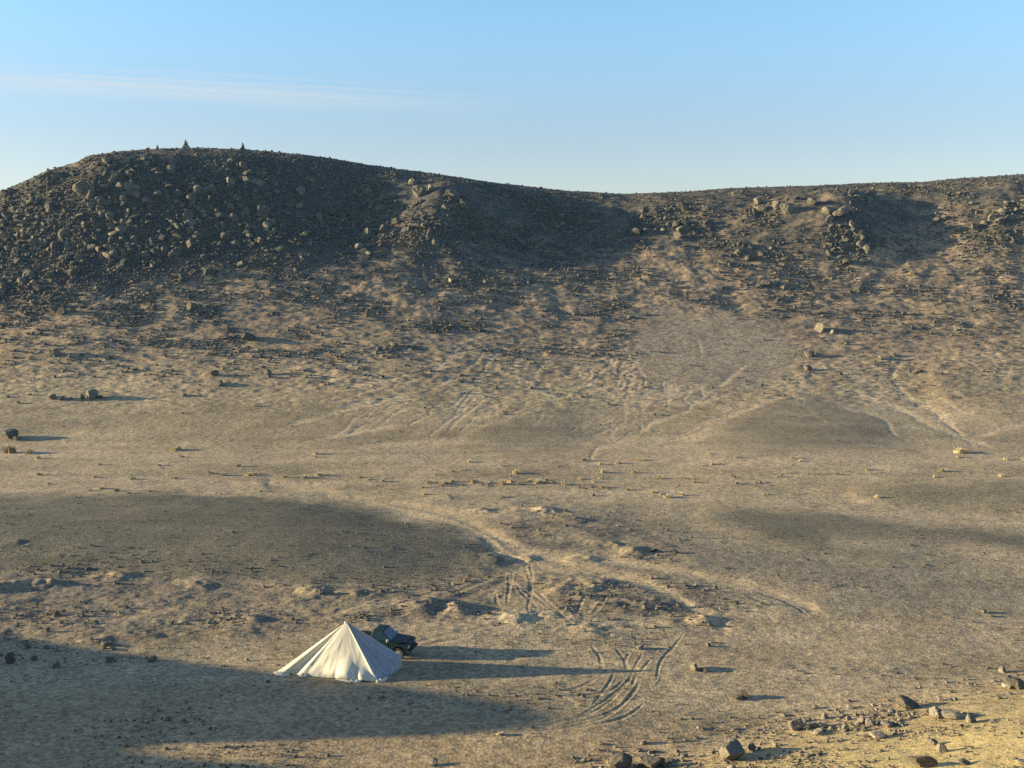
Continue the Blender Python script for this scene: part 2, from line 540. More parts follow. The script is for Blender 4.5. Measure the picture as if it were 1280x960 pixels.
# ---- roughness
tent_xy = flat_pt(425, 838)
calm = np.exp(-(((X - tent_xy[0]) / 5.5) ** 2 + ((Y - tent_xy[1]) / 4.5) ** 2) ** 2)
hill_m = sst(.06, .30, T) * (Y > 100)
up_m = sst(.42, .62, T) * (Y > 100)
lee = fbm(X * .38, Y, 1.5, 3, 101)              # ridgelets drawn out along the wind
lee2 = fbm(X * .45, Y, 0.7, 2, 131)
sheet_mask = look(blur(poly([(790, 400), (830, 385), (960, 400), (1000, 440), (960, 480), (860, 500), (800, 470)], 2), 12), UN, VN)
rough_h = hill_m * (1 - .75 * sheet_mask)
m_gravel_all = np.clip(look(g_left, UN, VN) + look(g_right, UN, VN) + look(g_right2, UN, VN) + look(g_fan, UN, VN) + look(g_fan2, UN, VN), 0, 1)
inner = (RR < 320)
Z += inner * rough_h * (0.17 * lee * sst(.15, .45, T) + 0.18 * lee2 + 0.5 * up_m * fbm(X, Y, 5, 4, 151) * (1 - sst(1.0, 1.15, T)))
floor_m = (1 - hill_m) * inner
Z += floor_m * (1 - calm) * (1 - .6 * m_gravel_all) * (0.055 * fbm(X * .6, Y, 2.2, 3, 171) + 0.025 * fbm(X, Y, .6, 2, 181))
Z += floor_m * 0.10 * fbm(X * .5, Y * 1.2, 9, 3, 191)
rub_l = poly([(-318, 700), (0, 708), (200, 718), (380, 735), (520, 735), (640, 700), (650, 740), (560, 780), (400, 790), (250, 800), (0, 806), (-318, 790)], 12)
M_rub = look(rub_l, UN, VN)
mid_l = poly([(620, 610), (720, 630), (820, 660), (900, 715), (960, 780), (830, 800), (700, 770), (640, 720)], 15)
M_mid = look(mid_l, UN, VN)
Z += inner * (M_rub * 0.15 + M_mid * .10) * (1 - calm) * (1 - P_path) * fbm(X * .7, Y, 1.7, 4, 201, .6)
Z = np.where(RR < 3.2, 21.4, Z)


def ground_z(x, y):
    x, y = np.asarray(x, float), np.asarray(y, float)
    fa = np.interp(np.arctan2(x, y), az, np.arange(NA))
    fr = np.interp(np.hypot(x, y), rr, np.arange(NR))
    ia, ir = np.clip(fa.astype(int), 0, NA - 2), np.clip(fr.astype(int), 0, NR - 2)
    ta, tr = fa - ia, fr - ir
    return (Z[ir, ia] * (1 - ta) + Z[ir, ia + 1] * ta) * (1 - tr) + (Z[ir + 1, ia] * (1 - ta) + Z[ir + 1, ia + 1] * ta) * tr


def ground_pt(u, v):
    """the place on the ground that is seen at (u, v)"""
    d = pix_dir(u, v)
    t = np.arange(25, 420, 0.1)
    x, y, z = d[0] * t, d[1] * t, CAM_H + d[2] * t
    h = ground_z(x, y)
    k = np.argmax(z <= h)
    if z[k] > h[k]:
        k = len(t) - 1
    return Vector((x[k], y[k], h[k]))


# ---- normals of the sheet (shared by all its pieces, so that no seam shows)
def grid_normals():
    dxa, dya, dza = np.gradient(X, axis=1), np.gradient(Y, axis=1), np.gradient(Z, axis=1)
    dxr, dyr, dzr = np.gradient(X, axis=0), np.gradient(Y, axis=0), np.gradient(Z, axis=0)
    n = np.stack([dya * dzr - dza * dyr, dza * dxr - dxa * dzr, dxa * dyr - dya * dxr], -1)
    n /= np.linalg.norm(n, axis=-1, keepdims=True) + 1e-12
    n[n[..., 2] < 0] *= -1
    n[0] = (0, 0, 1)
    return n


NRM = grid_normals()

# ---- what the ground is made of: base colours (sand, gravel, basalt debris), some hill shade painted in
C = lambda r, g, b: np.array([r, g, b])
SAND = C(.372, .288, .167)
SAND_PALE = C(.49, .375, .23)
SAND_YEL = C(.56, .425, .18)
GRAVEL = C(.155, .137, .092)
RUBBLE = C(.20, .160, .110)
TALUS = C(.315, .225, .135)
BASALT = C(.070, .066, .055)


def mixc(c, new, m):
    return c * (1 - m[..., None]) + np.asarray(new) * m[..., None]


col = np.broadcast_to(SAND, X.shape + (3,)).copy()
patch = fbm(X, Y, 14, 3, 301)
patch2 = fbm(X, Y, 4, 3, 307)
col *= (1 + .28 * patch + .22 * patch2)[..., None]
col = mixc(col, C(.25, .205, .14), np.clip(look(g_flat, UN, VN) * .8 + look(g_mid, UN, VN) * .65, 0, 1) * np.clip(.8 + patch2, 0, 1))
col = mixc(col, RUBBLE, np.clip(M_rub * (.65 + 1.1 * patch2), 0, 1))
col = mixc(col, RUBBLE * .95, np.clip(M_mid * (.30 + 1.5 * patch2), 0, 1))
talus_m = sst(.15, .5, T) * (Y > 100) * inner
col = mixc(col, TALUS, talus_m * .8)
deb = fbm(X * .45, Y, 1.1, 3, 311)
col = mixc(col, C(.17, .135, .095), np.clip(sst(.22, .56, T) * (.48 + 1.5 * deb), 0, 1) * (Y > 100) * (1 - .85 * sheet_mask))
col = mixc(col, C(.27, .225, .165), sheet_mask * .55)
field_l = poly([(-318, 330), (-318, 200), (0, 215), (120, 185), (330, 170), (440, 190), (500, 300), (400, 312), (300, 328), (180, 348), (90, 368), (0, 385), (-318, 440)], 18)
hollow_l = poly([(300, 190), (440, 200), (640, 230), (790, 245), (840, 285), (800, 330), (700, 345), (560, 345), (420, 345), (330, 335)], 16)
rim_l = poly([(440, 185), (640, 215), (800, 232), (1000, 215), (1290, 195), (1560, 180), (1560, 320), (1290, 318), (1210, 300), (1190, 262), (1120, 290), (1080, 322), (1000, 320), (900, 320), (850, 285), (800, 292),
              (700, 290), (600, 305), (500, 290)], 14)
M_field = look(field_l, UN, VN) * (Y > 120)
M_rim = look(rim_l, UN, VN) * (Y > 120)
M_hol = look(hollow_l, UN, VN) * (Y > 120)
col = mixc(col, BASALT, np.clip(np.maximum(M_field * (1.0 + .4 * deb), M_rim * .85 * (.95 + .7 * deb)), 0, .97))  # basalt debris, kept dark so gaps between boulders look shaded
col = mixc(col, BASALT * 1.15, np.clip(M_hol * (.82 + .7 * deb), 0, .92))  # debris colour darkened over the hollow to deepen its shadow
col = mixc(col, BASALT * 1.3, sst(1.02, 1.1, T) * (Y > 120) * (RR < 420) * .8)
rag = fbm(X, Y, 1.6, 4, 361, .65) * persp
UG, VG = UN + 26 * rag, VN + 11 * fbm(X, Y, 1.3, 4, 367, .65) * persp
gr = np.clip(look(g_left, UG, VG) + look(g_right, UG, VG) * .95 + look(g_right2, UG, VG) * .6, 0, 1)
col = mixc(col, GRAVEL * 1.0, gr * np.clip(.95 + .3 * patch2, 0, 1))
fan = np.clip(look(g_fan, UG, VG) * .8 + look(g_fan2, UG, VG) * .7 + look(g_far_r, UN, VN) * .4, 0, 1)
col = mixc(col, C(.20, .168, .112), fan * .8)
col = mixc(col, SAND_PALE, np.clip(P_wadi * .5 + P_gul * .95 + P_run * .75, 0, .85) * (RR < 250))
streak = fbm(X * .10, Y, 2.2, 4, 331)
col *= (1 + (.25 * streak * sst(84, 98, Y) * (1 - sst(150, 165, Y)) + .2 * fbm(X * .16, Y, 1.2, 3, 337) * (Y < 100) * (Y > 45))[..., None])
col = mixc(col, SAND_PALE * C(1.02, 1, .92), P_path * np.clip(.8 + patch2, 0, 1) * (RR < 140))
col = mixc(col, SAND * .72, P_rut * .7)
col = mixc(col, SAND_PALE, P_berm * .45)
yel0 = poly([(700, 1100), (740, 975), (900, 948), (1000, 920), (1130, 892), (1290, 858), (1600, 790), (1600, 1100)], 8)
yel = poly([(760, 1100), (860, 985), (1000, 948), (1130, 922), (1290, 898), (1600, 830), (1600, 1100)], 12)
M_yel0 = look(yel0, UN, VN)
M_yel = look(yel, UN, VN)
yel2 = look(blur(yel0, 40), UN, VN)
col = mixc(col, SAND * C(1.12, 1.05, .9), np.clip(yel2 * 1.4, 0, 1) * (RR < 75) * .8)
col = mixc(col, SAND_YEL, M_yel0 * .5 * (.9 + .5 * patch2) * (RR < 75))
col = mixc(col, SAND_YEL, M_yel * (.85 + .3 * patch2) * (RR < 75))
col = mixc(col, SAND_YEL * .9, (RR < 36) * .6 * np.ones_like(X))
low_sand = poly([(-318, 845), (300, 855), (700, 900), (860, 930), (700, 1000), (-318, 1000)], 16)
col = mixc(col, C(.40, .285, .15), look(low_sand, UN, VN) * .7 * (RR < 75))
col = np.clip(col, .02, .7)


# ------------------------------------------------------------------ materials
class Tree:
    def __init__(self, name):
        self.m = bpy.data.materials.new(name)
        self.m.use_nodes = True
        self.t = self.m.node_tree
        self.p = self.t.nodes['Principled BSDF']
        self.p.inputs['Roughness'].default_value = .95
        self.p.inputs['Specular IOR Level'].default_value = .15

    def n(self, kind, **kw):
        nd = self.t.nodes.new(kind)
        for k, v in kw.items():
            if k in nd.inputs:
                nd.inputs[k].default_value = v
            else:
                setattr(nd, k, v)
        return nd

    def l(self, a, b):
        self.t.links.new(a, b)

    def noise(self, scale, detail=4, rough=.6, vec=None):
        nd = self.n('ShaderNodeTexNoise', Scale=scale, Detail=detail, Roughness=rough)
        if vec is not None:
            self.l(vec, nd.inputs['Vector'])
        return nd.outputs['Fac']

    def mul(self, c, f):
        mx = self.n('ShaderNodeMix', data_type='RGBA', blend_type='MULTIPLY')
        mx.inputs['Factor'].default_value = 1
        self.l(c, mx.inputs['A'])
        cb = self.n('ShaderNodeCombineColor')
        for i in range(3):
            self.l(f, cb.inputs[i])
        self.l(cb.outputs[0], mx.inputs['B'])
        return mx.outputs['Result']

    def lin(self, x, a, b, c, d):
        mr = self.n('ShaderNodeMapRange', clamp=True)
        for k, v in zip(('From Min', 'From Max', 'To Min', 'To Max'), (a, b, c, d)):
            mr.inputs[k].default_value = v
        self.l(x, mr.inputs['Value'])
        return mr.outputs[0]

    def bump(self, h, dist, strength=1.0, prev=None):
        b = self.n('ShaderNodeBump', Strength=strength, Distance=dist)
        self.l(h, b.inputs['Height'])
        if prev is not None:
            self.l(prev, b.inputs['Normal'])
        return b.outputs[0]


def mat_ground(name, fine, coarse, grain):
    T_ = Tree(name)
    at = T_.n('ShaderNodeAttribute', attribute_name='albedo')
    tx = T_.n('ShaderNodeTexCoord')
    ob = tx.outputs['Object']
    n1 = T_.noise(fine, 5, .7, ob)
    n2 = T_.noise(coarse, 4, .6, ob)
    vo = T_.n('ShaderNodeTexVoronoi', Scale=grain, Randomness=1.0)
    T_.l(ob, vo.inputs['Vector'])
    c = T_.mul(at.outputs['Color'], T_.lin(n1, .3, .7, .74, 1.26))
    c = T_.mul(c, T_.lin(n2, .25, .75, .85, 1.15))
    sp = T_.n('ShaderNodeSeparateColor')
    T_.l(vo.outputs['Color'], sp.inputs[0])
    c = T_.mul(c, T_.lin(sp.outputs[0], 0, 1, .68, 1.32))
    T_.l(c, T_.p.inputs['Base Color'])
    b1 = T_.bump(n1, .06, .5)
    b2 = T_.bump(vo.outputs['Distance'], .04, .35, b1)
    T_.l(b2, T_.p.inputs['Normal'])
    return T_.m


M_GROUND = mat_ground('desert_ground', 3.5, .25, 5.0)
M_HILL = mat_ground('hill_debris', 2.2, .15, 2.4)
M_MOUND = mat_ground('dark_gravel', 5.0, .3, 7.0)
M_SLOPE = mat_ground('yellow_sand', 6.0, .5, 9.0)


def tag(o, label=None, cat=None, group=None, kind=None):
    if label: o['label'] = label
    if cat: o['category'] = cat
    if group: o['group'] = group
    if kind: o['kind'] = kind
    return o


# ---- split the sheet into the pieces of the setting
GROUND, HILL, MOUND, MOUND_R, PATH, SLOPE, SPUR, TRACK, FAN, GULLY = range(10)
reg = np.zeros(X.shape, int)
reg[(T > 0.12) & (Y > 100)] = HILL
reg[(reg == GROUND) & (RR > 330)] = GROUND
reg[(look(g_left, UN, VN) > .5) & (RR < 135)] = MOUND
reg[((look(g_right, UN, VN) > .5)) & (RR < 135)] = MOUND_R
reg[(look(g_fan, UN, VN) > .5) & (RR < 210) & (RR > 120)] = FAN
reg[(P_path > .5) & (RR < 135) & (RR > 60)] = PATH
reg[(P_rut > .45)] = TRACK
reg[(M_yel0 > .5) & (RR < 75) & (RR > 25)] = SLOPE
reg[(X < -42) & (Y < 110) & (Y > -60) & (RR < 330)] = SPUR
freg = reg[:-1, :-1]
idx = np.arange(NR * NA).reshape(NR, NA)
quads = np.stack([idx[:-1, :-1], idx[:-1, 1:], idx[1:, 1:], idx[1:, :-1]], -1)
P3 = np.stack([X, Y, Z], -1).reshape(-1, 3)
N3 = NRM.reshape(-1, 3)
C3 = col.reshape(-1, 3)


def sheet_piece(name, mask, mat):
    q = quads[mask].reshape(-1, 4)
    ids, inv = np.unique(q, return_inverse=True)
    inv = inv.reshape(-1, 4)
    me = bpy.data.meshes.new(name)
    me.vertices.add(len(ids))
    me.vertices.foreach_set('co', P3[ids].astype(np.float32).ravel())
    me.loops.add(inv.size)
    me.loops.foreach_set('vertex_index', inv.astype(np.int32).ravel())
    me.polygons.add(len(inv))
    me.polygons.foreach_set('loop_start', np.arange(0, inv.size, 4, dtype=np.int32))
    me.polygons.foreach_set('use_smooth', np.ones(len(inv), bool))
    me.update(calc_edges=True)
    at = me.attributes.new('albedo', 'FLOAT_COLOR', 'POINT')
    rgba = np.ones((len(ids), 4), np.float32)
    rgba[:, :3] = C3[ids]
    at.data.foreach_set('color', rgba.ravel())
    me.normals_split_custom_set_from_vertices(N3[ids].astype(np.float32))
    me.materials.append(mat)
    o = bpy.data.objects.new(name, me)
    COL.objects.link(o)
    o['kind'] = 'structure'
    return o


for key, nm, mt, lab in [(GROUND, 'ground', M_GROUND, 'tan desert valley floor of sand and fine stones'),
                         (HILL, 'hill', M_HILL, 'long rocky hill across the valley under the blue sky'),
                         (MOUND, 'gravel_mound', M_MOUND, 'dark gravel mound behind the white tent'),
                         (MOUND_R, 'gravel_mound', M_MOUND, 'dark gravel flat at the right of the valley floor'),
                         (FAN, 'gravel_mound', M_MOUND, 'rounded grey gravel fan at the foot of the hill'),
                         (PATH, 'path', M_GROUND, 'pale sandy path winding down beside the gravel mound'),
                         (TRACK, 'wheel_tracks', M_GROUND, 'curved wheel tracks pressed into the sand beside the tent'),
                         (SLOPE, 'sand_slope', M_SLOPE, 'yellow sand slope in the near right corner'),
                         (SPUR, 'hillside', M_GROUND, 'low spur of the lookout hill on the left')]:
    tag(sheet_piece(nm, freg == key, mt), lab)


# ------------------------------------------------------------------ rocks
def mat_rock(name, a, b, dust):
    T_ = Tree(name)
    oi = T_.n('ShaderNodeObjectInfo')
    tx = T_.n('ShaderNodeTexCoord')
    n1 = T_.noise(3.0, 6, .7, tx.outputs['Object'])
    n2 = T_.noise(14.0, 4, .7, tx.outputs['Object'])
    mx = T_.n('ShaderNodeMix', data_type='RGBA')
    T_.l(T_.lin(oi.outputs['Random'], 0, 1, 0, 1), mx.inputs['Factor'])
    mx.inputs['A'].default_value = (*a, 1)
    mx.inputs['B'].default_value = (*b, 1)
    c = T_.mul(mx.outputs['Result'], T_.lin(n1, .3, .7, .65, 1.3))
    c = T_.mul(c, T_.lin(n2, .3, .7, .8, 1.2))
    dm = T_.n('ShaderNodeMix', data_type='RGBA')
    T_.l(T_.lin(n1, .52, .75, 0, .55), dm.inputs['Factor'])
    T_.l(c, dm.inputs['A'])
    dm.inputs['B'].default_value = (*dust, 1)
    T_.l(dm.outputs['Result'], T_.p.inputs['Base Color'])
    T_.l(T_.bump(n2, .06, .7, T_.bump(n1, .2, .6)), T_.p.inputs['Normal'])
    return T_.m


M_BASALT = mat_rock('basalt_rock', (.070, .063, .048), (.17, .15, .11), (.24, .19, .13))  # paler than the rubble, so larger rocks read as lit
M_RUBBLE_SHADE = mat_rock('rubble_painted_shade', (.048, .044, .034), (.115, .10, .074), (.19, .15, .10))  # basalt again, darkened to stand for shade between the boulders
M_STONE = mat_rock('valley_stone', (.12, .105, .075), (.225, .195, .14), (.24, .19, .13))
M_PALE = mat_rock('pale_stone', (.15, .13, .10), (.36, .31, .225), (.38, .30, .17))


def rock_mesh(name, sub, seed, mat, flat=.75):
    rg = np.random.default_rng(seed)
    bm = bmesh.new()
    bmesh.ops.create_icosphere(bm, subdivisions=sub, radius=1.0)
    P = np.array([v.co[:] for v in bm.verts])
    for k in range(13):
        n = rg.normal(size=3); n /= np.linalg.norm(n)
        d = rg.uniform(.42, .84)
        h = P @ n
        P = P - np.outer(np.maximum(h - d, 0), n) * .96
    P = P * (1 + (.08 if sub < 3 else .035) * rg.normal(size=(len(P), 1)))
    P *= np.array([rg.uniform(.85, 1.2), rg.uniform(.75, 1.05), rg.uniform(flat - .12, flat + .15)])
    P *= 0.5 / np.abs(P[:, :2]).max()
    for v, p in zip(bm.verts, P):
        v.co = p
    me = bpy.data.meshes.new(name)
    bm.to_mesh(me)
    bm.free()
    me.materials.append(mat)
    return me


def rock_set(mat, seed, sub, n=8, flat=.75):
    return [rock_mesh('rock', sub, seed + i, mat, flat) for i in range(n)]


SET_SMALL = {'basalt': rock_set(M_RUBBLE_SHADE, 100, 1), 'stone': rock_set(M_STONE, 200, 1, flat=.6), 'pale': rock_set(M_PALE, 300, 1, flat=.6)}
SET_SMALL2 = {'basalt': rock_set(M_BASALT, 140, 2), 'stone': rock_set(M_STONE, 240, 2, flat=.6), 'pale': rock_set(M_PALE, 340, 2, flat=.6)}
SET_BIG = {'basalt': rock_set(M_BASALT, 400, 3, 10), 'stone': rock_set(M_STONE, 500, 3, flat=.65), 'pale': rock_set(M_PALE, 600, 3, flat=.62)}

# cells of the sheet, with the size each shows at
cu = (UU[:-1, :-1] + UU[1:, 1:]) / 2
cv = (VV[:-1, :-1] + VV[1:, 1:]) / 2
ea = np.stack([np.diff(UU, axis=1)[:-1], np.diff(VV, axis=1)[:-1]], -1)
eb = np.stack([np.diff(UU, axis=0)[:, :-1], np.diff(VV, axis=0)[:, :-1]], -1)
area = np.abs(ea[..., 0] * eb[..., 1] - ea[..., 1] * eb[..., 0])
crr = RR[:-1, :-1]
area[(crr < 26) | (crr > 330) | (np.abs(AZ[:-1, :-1]) > R(42))] = 0
area = np.minimum(area, 60)
cX, cY, cT = X[:-1, :-1], Y[:-1, :-1], T[:-1, :-1]
sub_ = lambda a: a[:-1, :-1]
clump = np.clip(.55 + 2.4 * fbm(cX, cY, 7, 3, 411), 0, 2)
clump_f = np.clip(.5 + 2.6 * fbm(cX * .6, cY, 3.5, 3, 421), 0, 2.2)
cf, cr_ = sub_(M_field), sub_(M_rim)
hillc = (cY > 120) * (cT < 1.35)
onfloor = (cT < .2) * (crr < 160)
shm = sub_(sheet_mask)
band = poly([(-318, 330), (-318, 470), (0, 440), (300, 450), (520, 450), (780, 430), (830, 385), (1000, 400), (1290, 400), (1600, 390), (1600, 290), (1290, 290), (1000, 300), (600, 280), (300, 310)], 22)
cb = look(band, cu, cv) * (cY > 110)
near_edge = np.exp(-(look(dist_sheet([[(720, 962), (780, 955), (900, 938), (1000, 912), (1130, 886), (1220, 868), (1300, 852)]], 60), cu, cv) / 17) ** 2) * (crr < 80)
stone_row = np.exp(-(look(dist_sheet([[(840, 600), (920, 597), (1000, 594), (1100, 592)], [(540, 607), (640, 606), (700, 606), (760, 612)], [(905, 606), (960, 604)]], 12), cu, cv) / 2.6) ** 2) * (crr > 80) * (crr < 150)
cyel = sub_(M_yel0) * (crr < 80)
crub, cmid = sub_(M_rub) * (crr < 140), sub_(M_mid) * (crr < 140)
calm_c = sub_(calm)
trk_c = np.clip(sub_(P_rut) + sub_(P_path) * .9, 0, 1)
gr_c = sub_(gr) * (crr < 140)

classes = [   # family, rocks per square pixel of the 1280-wide view, smallest, largest size in metres, falloff
    ('hilltop', 'basalt', cf * (cT < .95) * (.25 + clump) / 30., .62, 2.7, 2.6),
    ('hilltop', 'basalt', cf * hillc / 6., .28, .85, 2.4),
    ('rim', 'basalt', sub_(M_hol) * hillc * clump / 16., .3, 1.0, 2.8),
    ('rim', 'basalt', cr_ * (cT < .95) * clump ** 1.2 / 55., .7, 2.4, 2.6),
    ('rim', 'basalt', cr_ * clump * hillc / 8., .28, .85, 2.2),
    ('talus', 'basalt', cb * clump_f * (1 - .9 * shm) / 11., .22, 1.0, 2.8),
    ('talus', 'basalt', hillc * sst(.08, .45, cT) * (1 - .9 * shm) * clump_f / 60., .2, .7, 3.0),
    ('talus', 'basalt', hillc * sst(.03, .2, cT) * (1 - sst(.4, .6, cT)) * clump / 900., .3, 1.0, 3.0),
    ('rim', 'basalt', (cT > .97) * (cT < 1.3) * (cY > 150) / 8., .22, .55, 2.4),
    ('floor', 'stone', onfloor * (1 - calm_c) * (1 - trk_c) * clump_f / 50., .06, .30, 2.8),
    ('floor', 'stone', crub * clump_f * (1 - calm_c) * (1 - trk_c) / 34., .12, .50, 2.6),
    ('floor', 'stone', cmid * clump_f * (1 - trk_c) / 45., .12, .55, 2.8),
    ('floor', 'stone', gr_c / 28., .05, .20, 3.0),
    ('floor', 'stone', stone_row * np.clip(clump_f, .2, 2) / 16., .15, .6, 2.2),
    ('slope', 'pale', cyel * np.clip(clump_f, .2, 2) / 20., .05, .30, 2.3),
    ('slope', 'pale', near_edge * np.clip(clump_f, .3, 2) / 11., .06, .50, 2.3),
    ('slope', 'pale', near_edge * np.clip(clump_f, .3, 2) / 34., .08, .60, 2.3),
]
rocks = {k: [] for k in ('hilltop', 'rim', 'talus', 'floor', 'slope')}
flat_area = area.ravel()
for fam, matk, dens, lo, hi, al in classes:
    lam = (np.asarray(dens, float) * area).ravel()
    n = int(lam.sum())
    if n < 1:
        continue
    cells = rng.choice(lam.size, n, p=lam / lam.sum())
    ir, ia = np.unravel_index(cells, area.shape)
    ta, tr = rng.random(n), rng.random(n)
    aa = az[ia] + (az[ia + 1] - az[ia]) * ta
    r_ = rr[ir] + (rr[ir + 1] - rr[ir]) * tr
    x, y = r_ * np.sin(aa), r_ * np.cos(aa)
    q = rng.random(n)
    sz = (lo ** (1 - al) + q * (hi ** (1 - al) - lo ** (1 - al))) ** (1 / (1 - al))
    rocks[fam].append(np.stack([x, y, ground_z(x, y), sz, np.full(n, 'basalt stone pale'.split().index(matk))], 1))
rocks = {k: np.vstack(v) for k, v in rocks.items()}

proto_cols = {}


def proto_collection(key, meshes):
    c = bpy.data.collections.new('rock_shapes_' + key)      # never linked to the scene: only a store of shapes
    for i, me in enumerate(meshes):
        c.objects.link(bpy.data.objects.new('rock_shape_%s_%02d' % (key, i), me))
    return c


def scatter(name, pts, coll, nshape, label, squash=(.7, 1.15)):
    n = len(pts)
    me = bpy.data.meshes.new(name)
    me.vertices.add(n)
    co = pts[:, :3].copy()
    co[:, 2] += pts[:, 3] * .2
    me.vertices.foreach_set('co', co.astype(np.float32).ravel())
    rot = np.stack([rng.normal(0, .35, n), rng.normal(0, .35, n), rng.uniform(0, 6.283, n)], 1).astype(np.float32)
    scl = (pts[:, 3:4] * rng.uniform(.8, 1.2, (n, 3)) * np.array([1, 1, 1])).astype(np.float32)
    scl[:, 2] *= rng.uniform(*squash, n)
    a1 = me.attributes.new('rot', 'FLOAT_VECTOR', 'POINT'); a1.data.foreach_set('vector', rot.ravel())
    a2 = me.attributes.new('scl', 'FLOAT_VECTOR', 'POINT'); a2.data.foreach_set('vector', scl.ravel())
    a3 = me.attributes.new('pick', 'INT', 'POINT'); a3.data.foreach_set('value', rng.integers(0, nshape, n).astype(np.int32))
    o = bpy.data.objects.new(name, me)
    COL.objects.link(o)
    tree = bpy.data.node_groups.new(name, 'GeometryNodeTree')
    tree.interface.new_socket('Geometry', in_out='INPUT', socket_type='NodeSocketGeometry')
    tree.interface.new_socket('Geometry', in_out='OUTPUT', socket_type='NodeSocketGeometry')
    gi, go = tree.nodes.new('NodeGroupInput'), tree.nodes.new('NodeGroupOutput')
    ip = tree.nodes.new('GeometryNodeInstanceOnPoints')
    ci = tree.nodes.new('GeometryNodeCollectionInfo')
    ci.inputs['Collection'].default_value = coll
    ci.inputs['Separate Children'].default_value = True
    ci.inputs['Reset Children'].default_value = True

    def attr(nm, ty):
        na = tree.nodes.new('GeometryNodeInputNamedAttribute')
        na.data_type = ty
        na.inputs['Name'].default_value = nm
        return na.outputs['Attribute']
    L = tree.links.new
    L(gi.outputs[0], ip.inputs['Points'])
    L(ci.outputs[0], ip.inputs['Instance'])
    ip.inputs['Pick Instance'].default_value = True
    L(attr('pick', 'INT'), ip.inputs['Instance Index'])
    er = tree.nodes.new('FunctionNodeEulerToRotation')
    L(attr('rot', 'FLOAT_VECTOR'), er.inputs[0])
    L(er.outputs[0], ip.inputs['Rotation'])
    L(attr('scl', 'FLOAT_VECTOR'), ip.inputs['Scale'])
    L(ip.outputs[0], go.inputs[0])
    md = o.modifiers.new('scatter', 'NODES')
    md.node_group = tree
    tag(o, label, None, None, 'stuff')
    return o


def put_rock(name, me, x, y, size, label, group=None, cat='boulder', sink=.1, rot=None, scl=(1, 1, 1)):
    o = bpy.data.objects.new(name, me)
    COL.objects.link(o)
    o.location = (x, y, float(ground_z(x, y)) + size * (.22 - sink))
    o.rotation_euler = rot if rot else (random.gauss(0, .25), random.gauss(0, .25), random.uniform(0, 6.28))
    o.scale = [size * k for k in scl]
    return tag(o, label, cat, group)


def shown_size(p):
    u, v = project(p[:, 0], p[:, 1], p[:, 2])
    d = np.sqrt(p[:, 0] ** 2 + p[:, 1] ** 2 + (p[:, 2] - CAM_H) ** 2)
    s = p[:, 3] / d * FPX
    # hidden behind nearer ground?
    ok = (u > -4) & (u < 1284) & (v < 964)
    for f in (.80, .86, .91, .95, .975, .99):
        gz = ground_z(p[:, 0] * f, p[:, 1] * f)
        lz = CAM_H + (p[:, 2] + p[:, 3] * .4 - CAM_H) * f
        ok &= gz < lz
    return np.where(ok, s, 0), u, v


# the biggest hill boulders stand on their own, the rest is rubble
hp = np.vstack([np.column_stack([rocks[k], np.full(len(rocks[k]), i)]) for i, k in enumerate(('hilltop', 'rim', 'talus'))])
ss, su, sv = shown_size(hp)
N_BOULDER = 262
top = np.argsort(-ss)[:N_BOULDER]
keep = np.ones(len(hp), bool)
keep[top] = False


def area_of(u, v, fam):
    if fam == 2:
        return ('dark boulders lying on the sandy upper slope', 'dark rough boulder lying alone on the sandy upper slope of the hill') if v > 300 else \
               ('boulders just under the ridge rubble', 'dark boulder lying just below the rubble under the ridge')
    if u < 150:
        return 'boulders on the far left shoulder of the hill', 'brown boulder in the sunlit boulder field on the far left shoulder of the hill'
    if u < 470 and fam == 0:
        if v < 250:
            return 'boulders below the cairns', 'dark boulder among the boulders just below the cairns on the hilltop'
        return 'boulders in the lower hilltop field', 'dark boulder in the lower part of the shaded boulder field below the cairns'
    if u < 620:
        return 'boulders on the middle spur', 'grey brown boulder on the rocky spur right of the shaded hollow'
    if u < 860:
        return 'boulders under the saddle', 'dark boulder under the lowest dip of the ridge line'
    if u < 1110:
        return 'boulders on the right rim', 'brown boulder in the broken rocky rim on the right half of the ridge'
    return 'boulders at the right end of the ridge', 'brown boulder in the rubble at the right end of the ridge'


for i in top:
    x, y, z, s, mk, fam = hp[i]
    g_, l_ = area_of(su[i], sv[i], int(fam))
    me = SET_BIG['basalt'][rng.integers(0, 10)]
    put_rock('boulder', me, x, y, s, l_, g_, sink=.10, scl=(rng.uniform(.8, 1.1), rng.uniform(.8, 1.1), rng.uniform(.8, 1.25)))
B_SMALL = proto_collection('basalt', SET_SMALL['basalt'])
hk = hp[keep]
scatter('hill_rubble', hk[hk[:, 3] < .58], B_SMALL, 8, 'dense basalt rubble and small stones with painted shade covering the slope of the hill')
scatter('scree', hk[hk[:, 3] >= .58], proto_collection('scree', SET_SMALL2['basalt']), 8, 'brown scree of larger rocks among the rubble of the hill')
fp = rocks['floor']
scatter('valley_stones', fp, proto_collection('stone', SET_SMALL['stone']), 8, 'small stones strewn over the valley floor')

